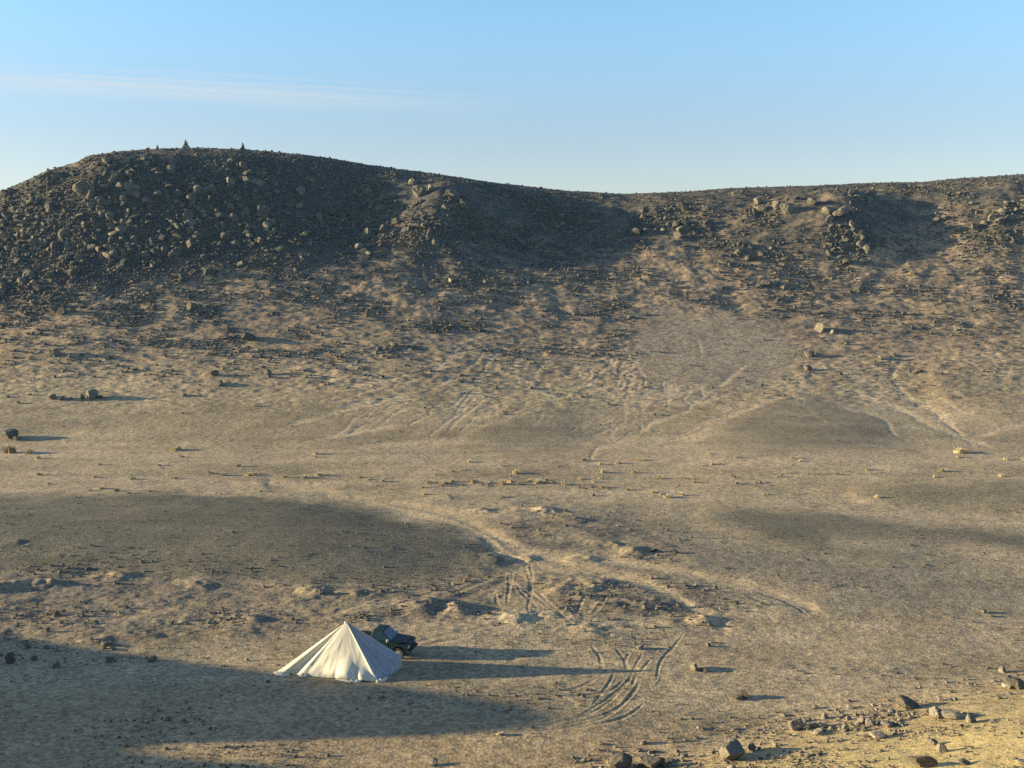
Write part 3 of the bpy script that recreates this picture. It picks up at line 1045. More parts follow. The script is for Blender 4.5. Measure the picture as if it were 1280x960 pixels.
sp_ = rocks['slope']
ss2, su2, sv2 = shown_size(sp_)
N_STONE = 190
top2 = np.argsort(-ss2)[:N_STONE]
keep2 = np.ones(len(sp_), bool)
keep2[top2] = False
for i in top2:
    x, y, z, s, mk = sp_[i]
    yel_in = look(yel0, np.array([su2[i]]), np.array([sv2[i] - 14]))[0] > .5
    if yel_in:
        g_, l_ = 'stones scattered on the yellow sand', 'pale angular stone lying on the yellow sand in the near corner'
    elif su2[i] < 960:
        g_, l_ = 'stones at the bottom edge of the sand slope', 'grey stone in the stony edge of the sand slope near its two big boulders'
    else:
        g_, l_ = 'stones along the stony edge of the sand slope', 'grey brown stone in the stony edge climbing toward the near right corner'
    put_rock('stone', SET_BIG['pale' if mk == 2 else 'stone'][rng.integers(0, 8)], x, y, s, l_, g_, 'stone', sink=.08)
scatter('slope_pebbles', sp_[keep2], proto_collection('pale', SET_SMALL['pale']), 8, 'pebbles and chips scattered on the yellow sand slope')

# boulders one can point to: (u, v, width in px, height factor, material, label)
marked = [
    (12, 549, 21, .80, 'basalt', 'dark lumpy boulder with a long shadow at the far left foot of the hill'),
    (20, 551, 11, .9, 'basalt', 'small dark rock leaning on the lumpy boulder at the far left foot'),
    (115, 499, 17, .9, 'basalt', 'largest dark boulder of the row low on the left slope'),
    (102, 500, 10, .8, 'basalt', 'grey rock touching the largest boulder of the low left row'),
    (125, 499, 9, .9, 'basalt', 'small rock on the right of the largest boulder of the low left row'),
    (64, 500, 12, 1.1, 'basalt', 'pointed dark rock at the left end of the low left row'),
    (76, 501, 8, .8, 'basalt', 'small dark rock beside the pointed rock of the low left row'),
    (88, 501, 7, .8, 'basalt', 'smallest rock in the middle of the low left row'),
    (66, 446, 15, 1.25, 'basalt', 'upright dark boulder standing on the left slope'),
    (333, 469, 12, 1.0, 'basalt', 'dark boulder with a shadow on the bare left slope under the talus'),
    (336, 473, 7, .9, 'basalt', 'pale pebble sized rock at the foot of the dark boulder on the bare slope'),
    (268, 471, 13, .6, 'basalt', 'flat dark rock between two boulders on the bare left slope'),
    (274, 483, 14, .5, 'basalt', 'low flat rock just below the flat dark rock of the bare left slope'),
    (230, 496, 8, .7, 'basalt', 'single small rock on the smooth sand right of the low left row'),
    (492, 435, 13, .7, 'basalt', 'flat dark boulder in the middle of the slope above the fans'),
    (474, 439, 11, .7, 'basalt', 'dark rock just left of the flat boulder in mid slope'),
    (312, 428, 20, .55, 'basalt', 'wide low dark outcrop boulder in the left half of the talus'),
    (240, 388, 15, .6, 'basalt', 'wide dark boulder in the left talus below the boulder field'),
    (563, 354, 8, 1.1, 'pale', 'pale upright rock in the middle of the talus'),
    (561, 360, 7, .9, 'stone', 'grey rock just below the pale upright rock of the talus'),
    (1025, 416, 15, 1.0, 'stone', 'pale blocky boulder at the top of three lone rocks on the right slope'),
    (1041, 418, 6, .9, 'pale', 'small white rock right of the pale blocky boulder'),
    (1012, 447, 13, .95, 'stone', 'grey boulder in the middle of three lone rocks on the right slope'),
    (1020, 447, 9, 1.1, 'basalt', 'dark rock leaning on the grey middle boulder of the right slope'),
    (1009, 463, 11, .95, 'stone', 'dark grey boulder at the bottom of three lone rocks on the right slope'),
    (1059, 432, 7, .8, 'pale', 'small pale rock on bare sand right of the three lone rocks'),
    (1101, 450, 9, .9, 'basalt', 'dark rock beside the bend of the pale gully on the right slope'),
    (1117, 446, 7, .8, 'basalt', 'small dark rock above the bend of the pale gully'),
    (1130, 395, 9, .8, 'basalt', 'dark rock at the lower limit of the right talus'),
    (960, 361, 20, .7, 'basalt', 'wide dark boulder in the right talus below the rim'),
    (948, 362, 11, .8, 'basalt', 'dark rock on the left of the wide boulder in the right talus'),
    (978, 363, 11, .7, 'basalt', 'dark rock on the right of the wide boulder in the right talus'),
    (1075, 366, 14, .6, 'basalt', 'low dark boulder in the middle of the right talus'),
    (103, 252, 27, 1.25, 'stone', 'big pale brown crag standing out of the left boulder field'),
    (113, 250, 18, 1.1, 'basalt', 'dark crag leaning on the right of the big pale crag'),
    (96, 240, 13, 1.0, 'stone', 'brown rock on top of the big pale crag'),
    (160, 239, 12, 1.1, 'stone', 'pale rounded boulder right of the big crag in the dark field'),
    (164, 231, 9, 1.0, 'stone', 'pale brown rock stacked behind the rounded boulder of the dark field'),
    (223, 291, 11, 1.7, 'stone', 'tall pale slab leaning in the lower boulder field'),
    (162, 284, 9, 1.6, 'stone', 'upright pale rock in the dark field left of the leaning slab'),
    (142, 297, 13, .8, 'stone', 'pale squat boulder in the lower dark field'),
    (330, 266, 14, 1.0, 'stone', 'pale brown boulder at the right edge of the dark field'),
    (310, 221, 12, 1.1, 'stone', 'pale brown rock below the right cairn'),
    (318, 230, 10, 1.0, 'stone', 'brown rock one step under the pale rock below the right cairn'),
    (247, 197, 12, .9, 'stone', 'pale boulder right below the middle cairn'),
    (525, 246, 20, 1.2, 'stone', 'largest pale boulder on the middle spur'),
    (515, 232, 13, 1.0, 'stone', 'pale boulder above the largest boulder of the middle spur'),
    (540, 238, 12, 1.0, 'stone', 'brown boulder on the right of the largest boulder of the middle spur'),
    (568, 247, 13, 1.2, 'stone', 'pale boulder on the right edge of the middle spur'),
    (578, 260, 12, 1.1, 'stone', 'pale boulder low on the right edge of the middle spur'),
    (556, 263, 10, 1.0, 'basalt', 'brown rock below the right edge boulders of the middle spur'),
    (796, 295, 16, .8, 'basalt', 'dark boulder under the saddle at the end of the shadow'),
    (808, 292, 11, .8, 'basalt', 'dark rock on the right of the boulder under the saddle'),
    (828, 290, 7, 1.0, 'pale', 'small pale rock right of the dark boulder under the saddle'),
    (984, 268, 17, 1.0, 'stone', 'pale twin peaked boulder of the right rim'),
    (972, 262, 14, 1.0, 'stone', 'brown boulder against the left of the twin peaked boulder'),
    (1016, 258, 14, 1.0, 'stone', 'pale square boulder in the middle of the right rim'),
    (1036, 268, 16, 1.1, 'stone', 'brown boulder at the head of the right rim shadow'),
    (1052, 274, 20, 1.1, 'stone', 'largest pale boulder of the right rim above its shadow'),
    (1065, 288, 12, 1.2, 'stone', 'pale rock at the foot of the largest boulder of the right rim'),
    (947, 256, 12, 1.0, 'stone', 'brown boulder at the left end of the right rim crag line'),
    (869, 840, 18, .75, 'stone', 'grey boulder with a long shadow alone on the valley floor right of the wheel tracks'),
    (880, 841, 10, .9, 'basalt', 'dark rock at the right end of the lone grey valley boulder'),
    (931, 874, 14, .8, 'basalt', 'dark boulder in front of the lone grey valley boulder'),
    (921, 876, 13, .5, 'stone', 'flat grey rock left of the dark boulder in the valley'),
    (915, 951, 46, .62, 'stone', 'largest grey boulder at the bottom edge of the picture'),
    (773, 962, 36, .75, 'stone', 'square grey boulder with a dark side at the bottom edge'),
    (817, 962, 32, .6, 'stone', 'rounded grey boulder between the two big boulders at the bottom edge'),
    (940, 940, 14, .8, 'stone', 'small rock behind the largest bottom boulder'),
    (995, 914, 24, .75, 'stone', 'dark cornered rock in the stony edge left of the middle'),
    (1022, 920, 14, .7, 'stone', 'grey rock just right of the dark cornered rock'),
    (1137, 886, 30, .65, 'stone', 'broad grey green boulder in the stony edge of the sand slope'),
    (1172, 899, 20, .9, 'stone', 'grey broken rock below the broad boulder of the stony edge'),
    (1194, 899, 26, .5, 'stone', 'flat grey slab right of the broken rock'),
    (1216, 903, 17, .8, 'stone', 'grey rock at the right end of the flat slab'),
    (1099, 923, 20, .6, 'stone', 'brown grey rock leaning on the upper yellow sand'),
    (1108, 909, 18, .6, 'stone', 'rounded grey rock behind the leaning brown grey rock'),
    (1177, 941, 14, .75, 'pale', 'white topped stone with a shadow on open yellow sand'),
    (1167, 932, 13, .6, 'stone', 'dark flat stone behind the white topped stone'),
    (1155, 961, 32, .5, 'stone', 'flat grey and white rock cut by the bottom edge'),
    (1206, 956, 15, .55, 'pale', 'pale wedge of stone at the bottom edge right of the flat rock'),
    (1277, 957, 13, .7, 'pale', 'pale stone in the bottom right corner'),
    (1270, 862, 24, .85, 'basalt', 'dark half of the right edge boulder with its shadow side painted in'),  # shadow face of one boulder, put into a dark colour
    (1258, 861, 14, 1.0, 'pale', 'pale half of the right edge boulder painted as its sunlit side'),  # lit face of that same boulder, put into a pale colour
    (1230, 767, 9, .8, 'basalt', 'dark stone at the far right of the valley floor'),
    (1240, 772, 7, .8, 'stone', 'brown stone right below the dark stone of the far right valley floor'),
    (625, 921, 12, .4, 'pale', 'flat pale stone at the tip of the long foreground shadow'),
    (70, 770, 8, .9, 'basalt', 'dark stone on the rubble above the foreground shadow'),
    (10, 830, 14, .7, 'basalt', 'dark rock inside the shadow at the left edge'),
    (12, 822, 10, .7, 'basalt', 'smaller dark rock behind the one at the left edge of the shadow'),
    (43, 826, 10, .7, 'basalt', 'dark rock in the shadow second from the left edge'),
    (70, 835, 10, .6, 'basalt', 'flat dark rock in the shadow lowest of its row'),
    (136, 829, 13, .6, 'basalt', 'dark rock alone just inside the top of the shadow'),
    (190, 828, 12, .5, 'basalt', 'dark flat stones right on the border of the foreground shadow'),
    (402, 743, 11, .9, 'basalt', 'dark rock on the bank behind the tent'),
    (130, 808, 12, .6, 'stone', 'pale brown stone just above the border of the shadow'),
    (459, 777, 7, .7, 'stone', 'small pale stone on the ground behind the tent'),
    (488, 764, 8, .8, 'stone', 'pale stone on the ground behind the dark pickup'),
    (818, 690, 9, .8, 'basalt', 'dark stone on the stony bank in the middle of the valley'),
    (706, 659, 9, .7, 'basalt', 'single dark stone on the sand right of the path'),
    (543, 958, 14, .5, 'pale', 'pale stone at the bottom edge below the shadow tip'),
]
for (u, v, w, hf, mk, lab) in marked:
    if v > 880 and mk == 'stone' and w < 30:
        mk = 'pale'
    P = ground_pt(u, v)
    dist = (P - Vector((0, 0, CAM_H))).length
    size = w * dist / FPX * 1.04
    put_rock('boulder' if w >= 10 else 'stone', SET_BIG[mk][rng.integers(0, 8)], P.x, P.y + size * .2, size, lab, None, 'boulder' if w >= 10 else 'stone', sink=.02,
             rot=(random.gauss(0, .15), random.gauss(0, .15), random.uniform(0, 6.28)), scl=(1, .9, hf * 1.25))

# ------------------------------------------------------------------ cairns on the skyline
def thing(name, loc, label, cat, group=None, rz=0):
    o = bpy.data.objects.new(name, None)
    COL.objects.link(o)
    o.empty_display_size = .3
    o.location = loc
    o.rotation_euler = (0, 0, rz)
    return tag(o, label, cat, group)


def child(name, me, parent, mat=None):
    o = bpy.data.objects.new(name, me)
    COL.objects.link(o)
    o.parent = parent
    if mat is not None and not me.materials:
        me.materials.append(mat)
    return o


for (u, v, h, wb, lab) in [(204, 187, 1.0, .7, 'smallest stone cairn at the left of three on the hilltop skyline'), (239, 186, 1.75, 1.35, 'broad pointed stone cairn in the middle of three on the skyline'),
                           (309, 187, 1.7, .95, 'slim pointed stone cairn at the right of three on the skyline')]:
    a_ = (u - 640) / FPX
    best = max(np.arange(200, 300, .3), key=lambda yy: (float(ground_z(a_ * yy, yy)) - CAM_H) / yy)
    x, y = a_ * best, best + .2
    c = thing('cairn', (x, y, float(ground_z(x, y)) - .25), lab, 'cairn', 'stone cairns on the hilltop')
    z = 0
    lv = 0
    while z < h:
        k = 1 - z / (h * 1.02)
        n = max(1, int(round(8 * k)))
        sz = (.40 + .30 * k) * wb / 1.1
        for j in range(n):
            aa = 6.283 * j / n + lv
            rad = wb * .48 * k * (.55 if j % 3 == 0 else 1) if n > 1 else 0
            st = child('stone', SET_SMALL2['stone' if j % 2 else 'basalt'][rng.integers(0, 8)], c)
            st.location = (rad * math.cos(aa), rad * math.sin(aa), z + sz * .3)
            st.rotation_euler = (random.gauss(0, .2), random.gauss(0, .2), random.uniform(0, 6))
            st.scale = (sz, sz, sz * .9)
        z += sz * .42
        lv += 1
    cap = child('stone', SET_SMALL2['basalt'][rng.integers(0, 8)], c)
    cap.location = (0, 0, h)
    cap.scale = (.4, .4, .4)

# ------------------------------------------------------------------ dry grass tufts along the wadi
def mat_plain(name, rgb, rough=.9, spec=.15, metal=0, noise=None):
    T_ = Tree(name)
    T_.p.inputs['Roughness'].default_value = rough
    T_.p.inputs['Specular IOR Level'].default_value = spec
    T_.p.inputs['Metallic'].default_value = metal
    rg = T_.n('ShaderNodeRGB')
    rg.outputs[0].default_value = (*rgb, 1)
    c = rg.outputs[0]
    if noise:
        tx = T_.n('ShaderNodeTexCoord')
        nz = T_.noise(noise[0], 5, .6, tx.outputs['Object'])
        c = T_.mul(c, T_.lin(nz, .3, .7, 1 - noise[1], 1 + noise[1]))
        if len(noise) > 2:
            T_.l(T_.bump(nz, noise[2], .5), T_.p.inputs['Normal'])
    T_.l(c, T_.p.inputs['Base Color'])
    return T_.m


M_GRASS = mat_plain('dry_grass', (.52, .44, .26), noise=(2.0, .35))
M_REDGRASS = mat_plain('dead_brush', (.38, .27, .15), noise=(2.0, .35))


def tuft_mesh(seed, mat, blades=110):
    rg = np.random.default_rng(seed)
    V, F = [], []
    for i in range(blades):
        a, lean = rg.uniform(0, 6.283), abs(rg.normal(0, .55))
        b = rg.uniform(0, 6.283)
        r0 = rg.uniform(0, .28)
        h = rg.uniform(.3, .62) * (1 - .3 * r0)
        bx, by = r0 * math.cos(b), r0 * math.sin(b)
        dx, dy = math.cos(a) * lean, math.sin(a) * lean
        w = .022
        k = len(V)
        wx, wy = -math.sin(a) * w, math.cos(a) * w
        V += [(bx - wx, by - wy, -.05), (bx + wx, by + wy, -.05), (bx + dx * h * .5 + wx * .7, by + dy * h * .5 + wy * .7, h * .6),
              (bx + dx * h * .5 - wx * .7, by + dy * h * .5 - wy * .7, h * .6), (bx + dx * h * 1.1, by + dy * h * 1.1, h * (1 - .25 * lean))]
        F += [(k, k + 1, k + 2, k + 3), (k + 3, k + 2, k + 4)]
    me = bpy.data.meshes.new('grass_tuft')
    me.from_pydata(V, [], F)
    me.materials.append(mat)
    return me


TUFTS = [tuft_mesh(i, M_GRASS) for i in range(4)] + [tuft_mesh(9, M_REDGRASS, 150)]
tuft_list = [
    (12, 566, 17, 4, 'reddish dry grass tuft at the left edge of the wadi'), (37, 567, 12, 0, 'yellow grass tuft just right of the reddish one at the left edge'),
    (221, 563, 17, 0, 'tall single yellow grass tuft at the foot of the left slope'), (146, 614, 8, 4, 'small reddish tuft on the far rim of the dark gravel mound'),
    (187, 615, 8, 0, 'small yellow tuft on the far rim of the gravel mound right of a reddish one'), (166, 599, 9, 0, 'yellow tuft on pale sand above the far rim of the mound'),
    (298, 583, 9, 0, 'yellow tuft standing above a line of low tufts left of centre'), (263, 591, 9, 1, None), (278, 594, 9, 2, None), (311, 593, 10, 1, None), (318, 592, 7, 3, None),
    (380, 596, 11, 1, None), (398, 597, 11, 2, None), (355, 595, 8, 3, None), (394, 568, 9, 0, 'lone pale tuft on the wadi floor above the line of tufts'),
    (536, 604, 10, 1, 'tuft at the left end of the thick middle row of yellow tufts'), (553, 603, 12, 2, None), (565, 604, 9, 0, None), (593, 604, 13, 1, None), (608, 606, 9, 3, None), (627, 604, 13, 2, None),
    (638, 603, 10, 0, None), (648, 605, 10, 1, None), (661, 605, 11, 3, None), (672, 604, 11, 2, None), (682, 603, 8, 0, None), (705, 606, 12, 1, 'tuft at the right end of the thick row of yellow tufts'),
    (645, 592, 12, 2, 'broad tuft just above the thick row of yellow tufts'), (730, 576, 11, 0, 'pale tuft at the mouth of the central gully'), (797, 576, 8, 1, 'small tuft right of the pale one at the central gully mouth'),
    (752, 612, 9, 1, None), (785, 616, 9, 0, None), (815, 618, 9, 2, None), (835, 622, 14, 1, 'largest yellow tuft at the far edge of the right gravel flat'), (852, 620, 9, 3, None), (628, 622, 8, 2, None),
    (1198, 566, 15, 0, 'large pale tuft at the foot of the winding gully on the right'), (1206, 567, 11, 4, 'reddish brush leaning on the large pale tuft at the right gully foot'),
    (1000, 578, 7, 1, None), (920, 575, 7, 2, None), (868, 604, 8, 1, None), (886, 568, 8, 0, 'small tuft below the large grey fan'), (450, 598, 8, 1, None), (478, 600, 8, 3, None),
]
for i in range(46):
    tuft_list.append((rg_.choice([rg_.uniform(0, 480), rg_.uniform(480, 900), rg_.uniform(900, 1280)], p=[.3, .5, .2]), rg_.uniform(570, 622), rg_.uniform(5, 9), int(rg_.integers(0, 4)), None))
for (u, v, w, k, lab) in tuft_list:
    P = ground_pt(u, v + (random.uniform(-4, 2) if lab is None else 0))
    o = bpy.data.objects.new('grass_tuft', TUFTS[k])
    COL.objects.link(o)
    o.location = P
    o.rotation_euler = (0, 0, random.uniform(0, 6.28))
    s_ = w * (P - Vector((0, 0, CAM_H))).length / FPX * 1.25
    o.scale = (s_ * 1.15, s_, s_ * random.uniform(.55, .85))
    tag(o, lab or 'low yellow dry grass tuft in the tufts strung along the sandy wadi bed', 'grass tuft', 'dry grass tufts along the wadi')

# ------------------------------------------------------------------ the tent
M_CLOTH = mat_plain('white_canvas', (.66, .625, .485), .9, .1, noise=(1.4, .10, .01))
M_CLOTH_SHADE = mat_plain('white_canvas_painted_shade', (.36, .385, .40), .9, .1, noise=(1.4, .08, .01))  # the tent's white canvas again, with shade put into its colour
M_POLE = mat_plain('tent_pole', (.30, .22, .13), .7)
gA, gB, gC, gD = ground_pt(344, 843), ground_pt(474, 853), ground_pt(502, 836), ground_pt(385, 822)
gO = ground_pt(433, 838)
d_ = pix_dir(433, 777)
apex = Vector((d_[0] * gO.y / d_[1], gO.y, CAM_H + d_[2] * gO.y / d_[1]))
tent = thing('tent', gO, 'large white canvas tent with one pole peak and a creased front', 'tent')


def cloth(name, A, B, fn, nu, nv, mat, lab=None, parent=tent, thick=.012, wall=lambda s: 0.0):
    """a panel from the peak down to the ground edge A-B; fn(s, t) pushes it out along its normal"""
    n = (B - A).cross(apex - A).normalized()
    V, F = [], []
    for j in range(nv + 1):
        t = .012 + .988 * j / nv
        for i in range(nu + 1):
            s = i / nu
            base = A.lerp(B, s)
            base.z = float(ground_z(base.x, base.y)) + .01
            hw = wall(s)
            eave = base + Vector((0, 0, hw))
            tk_ = .8 if hw > 0 else 1.0
            p = apex.lerp(eave, t / tk_) if t <= tk_ else eave.lerp(base, (t - tk_) / (1 - tk_))
            p = p + n * fn(s, t)
            gz = float(ground_z(p.x, p.y)) + .015
            if p.z < gz:
                p.z = gz
            V.append(p - gO)
    for j in range(nv):
        for i in range(nu):
            k = j * (nu + 1) + i
            F.append((k, k + nu + 1, k + nu + 2, k + 1))
    me = bpy.data.meshes.new(name)
    me.from_pydata(V, [], F)
    for p in me.polygons:
        p.use_smooth = True
    me.materials.append(mat)
    o = child(name, me, parent)
    sd = o.modifiers.new('thickness', 'SOLIDIFY')
    sd.thickness = thick
    if lab:
        o['label'] = lab
    return o


ga = lambda x, c, w: math.exp(-((x - c) / w) ** 2)
n1d = lambda x, y, sd: float(fbm(np.array([x]), np.array([y]), 1.0, 3, sd)[0])


def front_fn(s, t):
    edge = min(1.0, 6 * s) * min(1.0, 9 * (1 - s))
    d = .10 * math.sin(math.pi * t) * math.sin(math.pi * s)
    d += -.20 * ga(s, .15 + .05 * (1 - t), .035 + .02 * t) * min(1, t * 1.6)
    d += .09 * ga(s, .07, .05) * t
    d += .05 * ga(s, .24, .03) * t - .03 * ga(s, .30, .022 + .01 * t) * t * min(1, 2 * t)
    d += -.025 * ga(s, .40 + .05 * t, .02) * max(0, t - .35) - .025 * ga(s, .48 + .07 * t, .02) * max(0, t - .4)
    d += .003 * math.sin(s * 62) * edge * t * (1 if s > .55 else .3)
    d += .012 * n1d(s * 6, t * 2.2, 3) * edge * (.3 + t)
    d += .40 * ga(s, .70, .13) * ga(t, .92, .19) + .22 * ga(s, .87, .07) * ga(t, .95, .12)
    d += -.14 * ga(s, .80, .025) * ga(t, .92, .13) - .12 * ga(s, .585, .025) * ga(t, .97, .15)
    d += .05 * n1d(s * 12, t * 7, 5) * sst(.65, 1, t) * edge
    d += .025 * n1d((s + .3 * t) * 8, t * 2.5, 15) * edge * sst(.15, .5, t)
    d += .06 * ga(s, .985, .02)
    return d


def side_fn(s, t):
    e = math.sin(math.pi * s) ** .7
    d = -.22 * math.sin(math.pi * t) * e + .04 * math.sin(s * 34) * e * t + .06 * n1d(s * 9, t * 2, 7) * e
    d += .10 * n1d(s * 16, t * 7, 9) * sst(.65, 1, t)
    return d


cloth('front_panel', gA, gB, front_fn, 110, 56, M_CLOTH, 'sunlit creased front panel with bulges along its foot')
cloth('side_panel', gB, gC, side_fn, 44, 40, M_CLOTH_SHADE, 'canvas panel on the right side with its shade painted grey', wall=lambda s: 1e-4 + .72 * float(sst(.35, 1, s)))
cloth('back_panel', gC, gD, side_fn, 44, 40, M_CLOTH, wall=lambda s: 1e-4 + .72 * (1 - float(sst(0, .8, s))))
cloth('side_panel', gD, gA, side_fn, 36, 32, M_CLOTH)


def lathe(name, prof, n, mat, parent, loc=(0, 0, 0), axis='Z'):
    V, F = [], []
    for (r, z) in prof:
        for i in range(n):
            a = 6.28318 * i / n
            c = (r * math.cos(a), r * math.sin(a), z)
            V.append(c if axis == 'Z' else (c[0], c[2], c[1]))
    m = len(prof)
    for j in range(m - 1):
        for i in range(n):
            q = (j * n + i, j * n + (i + 1) % n, (j + 1) * n + (i + 1) % n, (j + 1) * n + i)
            F.append(q if axis == 'Z' else q[::-1])
    F.append(tuple(range(n))[::-1] if axis == 'Z' else tuple(range(n)))
    F.append(tuple(range((m - 1) * n, m * n)) if axis == 'Z' else tuple(range((m - 1) * n, m * n))[::-1])
    me = bpy.data.meshes.new(name)
    me.from_pydata(V, [], F)
    me.materials.append(mat)
    o = child(name, me, parent)
    o.location = loc
    return o


H_T = apex.z - gO.z
lathe('pole', [(.045, 0), (.045, H_T - .05), (.03, H_T + .03), (.012, H_T + .06)], 10, M_POLE, tent)
lathe('peak_cap', [(.09, H_T - .08), (.06, H_T - .01), (.04, H_T + .02)], 14, M_CLOTH, tent)


def flap(name, pts, wid, seed):
    """a fold of loose canvas lying on the ground along pts"""
    V, F = [], []
    N = 30
    P_ = [Vector((*ground_pt(u, v)[:],)) for (u, v) in pts]
    ns = 7
    for i in range(N + 1):
        f = i / N * (len(P_) - 1)
        k = min(int(f), len(P_) - 2)
        c = P_[k].lerp(P_[k + 1], f - k)
        tg = (P_[k + 1] - P_[k]).normalized()
        pr = Vector((-tg.y, tg.x, 0))
        tp = math.sin(math.pi * (i + .6) / (N + 1.2)) ** .5
        for j in range(ns):
            q = j / (ns - 1) * 2 - 1
            off = wid * tp * (q + .35 * n1d(i * .23, j * .2, seed))
            p = c + pr * off
            z = float(ground_z(p.x, p.y)) + (.02 + (.13 + .12 * n1d(i * .4, j * .5, seed + 3)) * (1 - q * q) * tp)
            V.append(Vector((p.x, p.y, z)) - gO)
    for i in range(N):
        for j in range(ns - 1):
            k = i * ns + j
            F.append((k, k + ns, k + ns + 1, k + 1))
    me = bpy.data.meshes.new(name)
    me.from_pydata(V, [], F)
    for p in me.polygons:
        p.use_smooth = True
    me.materials.append(M_CLOTH)
    o = child(name, me, tent)
    sd = o.modifiers.new('thickness', 'SOLIDIFY')
    sd.thickness = .02
    return o


flap('loose_hem', [(343, 841), (352, 845), (362, 844)], .22, 21)
flap('loose_hem', [(374, 846), (380, 846), (388, 845)], .16, 25)
flap('loose_hem', [(420, 849), (436, 853), (452, 853)], .16, 29)
flap('loose_hem', [(470, 854), (478, 852), (484, 848)], .15, 33)

# ------------------------------------------------------------------ the pickup parked behind it
M_PAINT = mat_plain('dark_blue_green_paint', (.010, .022, .022), .45, .2, noise=(1.2, .2))
M_TRIM = mat_plain('black_trim', (.02, .02, .022), .7, .3)
M_TYRE = mat_plain('tyre_rubber', (.025, .024, .023), .9, .2)
M_RIM = mat_plain('steel_rim', (.32, .32, .33), .45, .5, .7)
M_GLASS = mat_plain('dark_car_glass', (.012, .035, .06), .08, .9)
M_LAMP = mat_plain('headlamp_lens', (.55, .55, .52), .2, .6)
M_CHROME = mat_plain('mirror_shell', (.62, .62, .60), .3, .6, .4)
M_AMBER = mat_plain('amber_lens', (.5, .17, .02), .3, .5)

fw = Vector((.97, -.24, 0)).normalized()
CAR_S = .87
rgt = Vector((fw.y, -fw.x, 0))
wx_, wy_ = flat_pt(499.0, 817.0, .32 + float(ground_z(*flat_pt(505, 820))))
car_o = Vector((wx_, wy_, 0)) - fw * (1.52 * CAR_S) - rgt * (.76 * CAR_S)
car_rz = math.atan2(fw.y, fw.x)
car_o.z = float(np.mean(ground_z(np.array([car_o.x - 1.4, car_o.x, car_o.x + 1.4]), np.array([car_o.y + .8, car_o.y, car_o.y - .8]))))
car = thing('pickup', car_o, 'dark blue green pickup parked half hidden behind the white tent', 'pickup', None, car_rz)
car.scale = (CAR_S, CAR_S, .90)


def mesh_obj(name, V, F, mat, parent, bevel=0, smooth=False):
    me = bpy.data.meshes.new(name)
    me.from_pydata(V, [], F)
    bm = bmesh.new(); bm.from_mesh(me)
    bmesh.ops.recalc_face_normals(bm, faces=bm.faces)
    bm.to_mesh(me); bm.free()
    if smooth:
        for p in me.polygons:
            p.use_smooth = True
    me.materials.append(mat)
    o = child(name, me, parent)
    if bevel:
        b = o.modifiers.new('bevel', 'BEVEL')
        b.width = bevel
        b.segments = 2
        b.limit_method = 'ANGLE'
    return o


def extrude_y(name, prof, y0, y1, mat, parent, bevel=.03):
    n = len(prof)
    V = [(x, y0, z) for x, z in prof] + [(x, y1, z) for x, z in prof]
    F = [tuple(range(n)), tuple(range(n, 2 * n))[::-1]] + [(i, (i + 1) % n, n + (i + 1) % n, n + i) for i in range(n)]
    return mesh_obj(name, V, F, mat, parent, bevel)


def boxm(name, x0, x1, y0, y1, z0, z1, mat, parent, bevel=.02):
    V = [(x, y, z) for z in (z0, z1) for y in (y0, y1) for x in (x0, x1)]
    F = [(0, 2, 3, 1), (4, 5, 7, 6), (0, 1, 5, 4), (2, 6, 7, 3), (0, 4, 6, 2), (1, 3, 7, 5)]
    return mesh_obj(name, V, F, mat, parent, bevel)


def arch(cx, r, z, n=8):
    return [(cx + r * math.cos(math.pi * k / n), z + r * math.sin(math.pi * k / n)) for k in range(n + 1)]


FWX, RWX, WR = 1.52, -1.45, .37
bodyp = [(2.10, .52), (2.16, .60), (2.16, .92), (2.05, 1.03), (1.0, 1.14), (.92, 1.16), (-.62, 1.16), (-.64, .95), (-.64, .42)] + \
        [(.90, .42)] + arch(FWX, .45, .44)[::-1] + [(1.92, .42)]
body = extrude_y('body', bodyp, -.86, .86, M_PAINT, car, .04)
bedp = [(-.66, .42), (-.66, .62), (-2.42, .62), (-2.46, .46), (-1.95, .42)] + arch(RWX, .45, .44)[::-1][::-1] + [(-.95, .42)]
bedp = [(-.66, .42), (-.98, .42)] + arch(RWX, .45, .44) + [(-1.95, .44), (-2.46, .46), (-2.44, .92), (-.66, .92)]
bed = thing('cargo_bed', (0, 0, 0), None, None)
bed.parent = car
extrude_y('bed_side', [(x, z) for x, z in bedp[:-2]] + [(-2.44, 1.14), (-.66, 1.14)], -.86, -.80, M_PAINT, bed, .015)
extrude_y('bed_side', [(x, z) for x, z in bedp[:-2]] + [(-2.44, 1.14), (-.66, 1.14)], .80, .86, M_PAINT, bed, .015)
boxm('bed_floor', -2.40, -.66, -.80, .80, .62, .68, M_TRIM, bed)
boxm('tailgate', -2.46, -2.40, -.80, .80, .50, 1.12, M_PAINT, bed)

# cabin: posts, roof and glass
zb, zt = 1.15, 1.70
cb_ = [(.95, .80, zb), (.30, .66, zt), (-.38, .66, zt), (-.62, .80, zb)]
V = [(x, y, z) for x, y, z in cb_] + [(x, -y, z) for x, y, z in cb_] + [(.28, .62, zt + .055), (-.36, .62, zt + .055), (.28, -.62, zt + .055), (-.36, -.62, zt + .055)]
F = [(0, 1, 2, 3), (4, 7, 6, 5), (0, 4, 5, 1), (3, 2, 6, 7), (0, 3, 7, 4), (1, 8, 9, 2), (5, 6, 11, 10), (1, 5, 10, 8), (2, 9, 11, 6), (8, 10, 11, 9)]
cabin = mesh_obj('cabin', V, F, M_PAINT, car, .025)


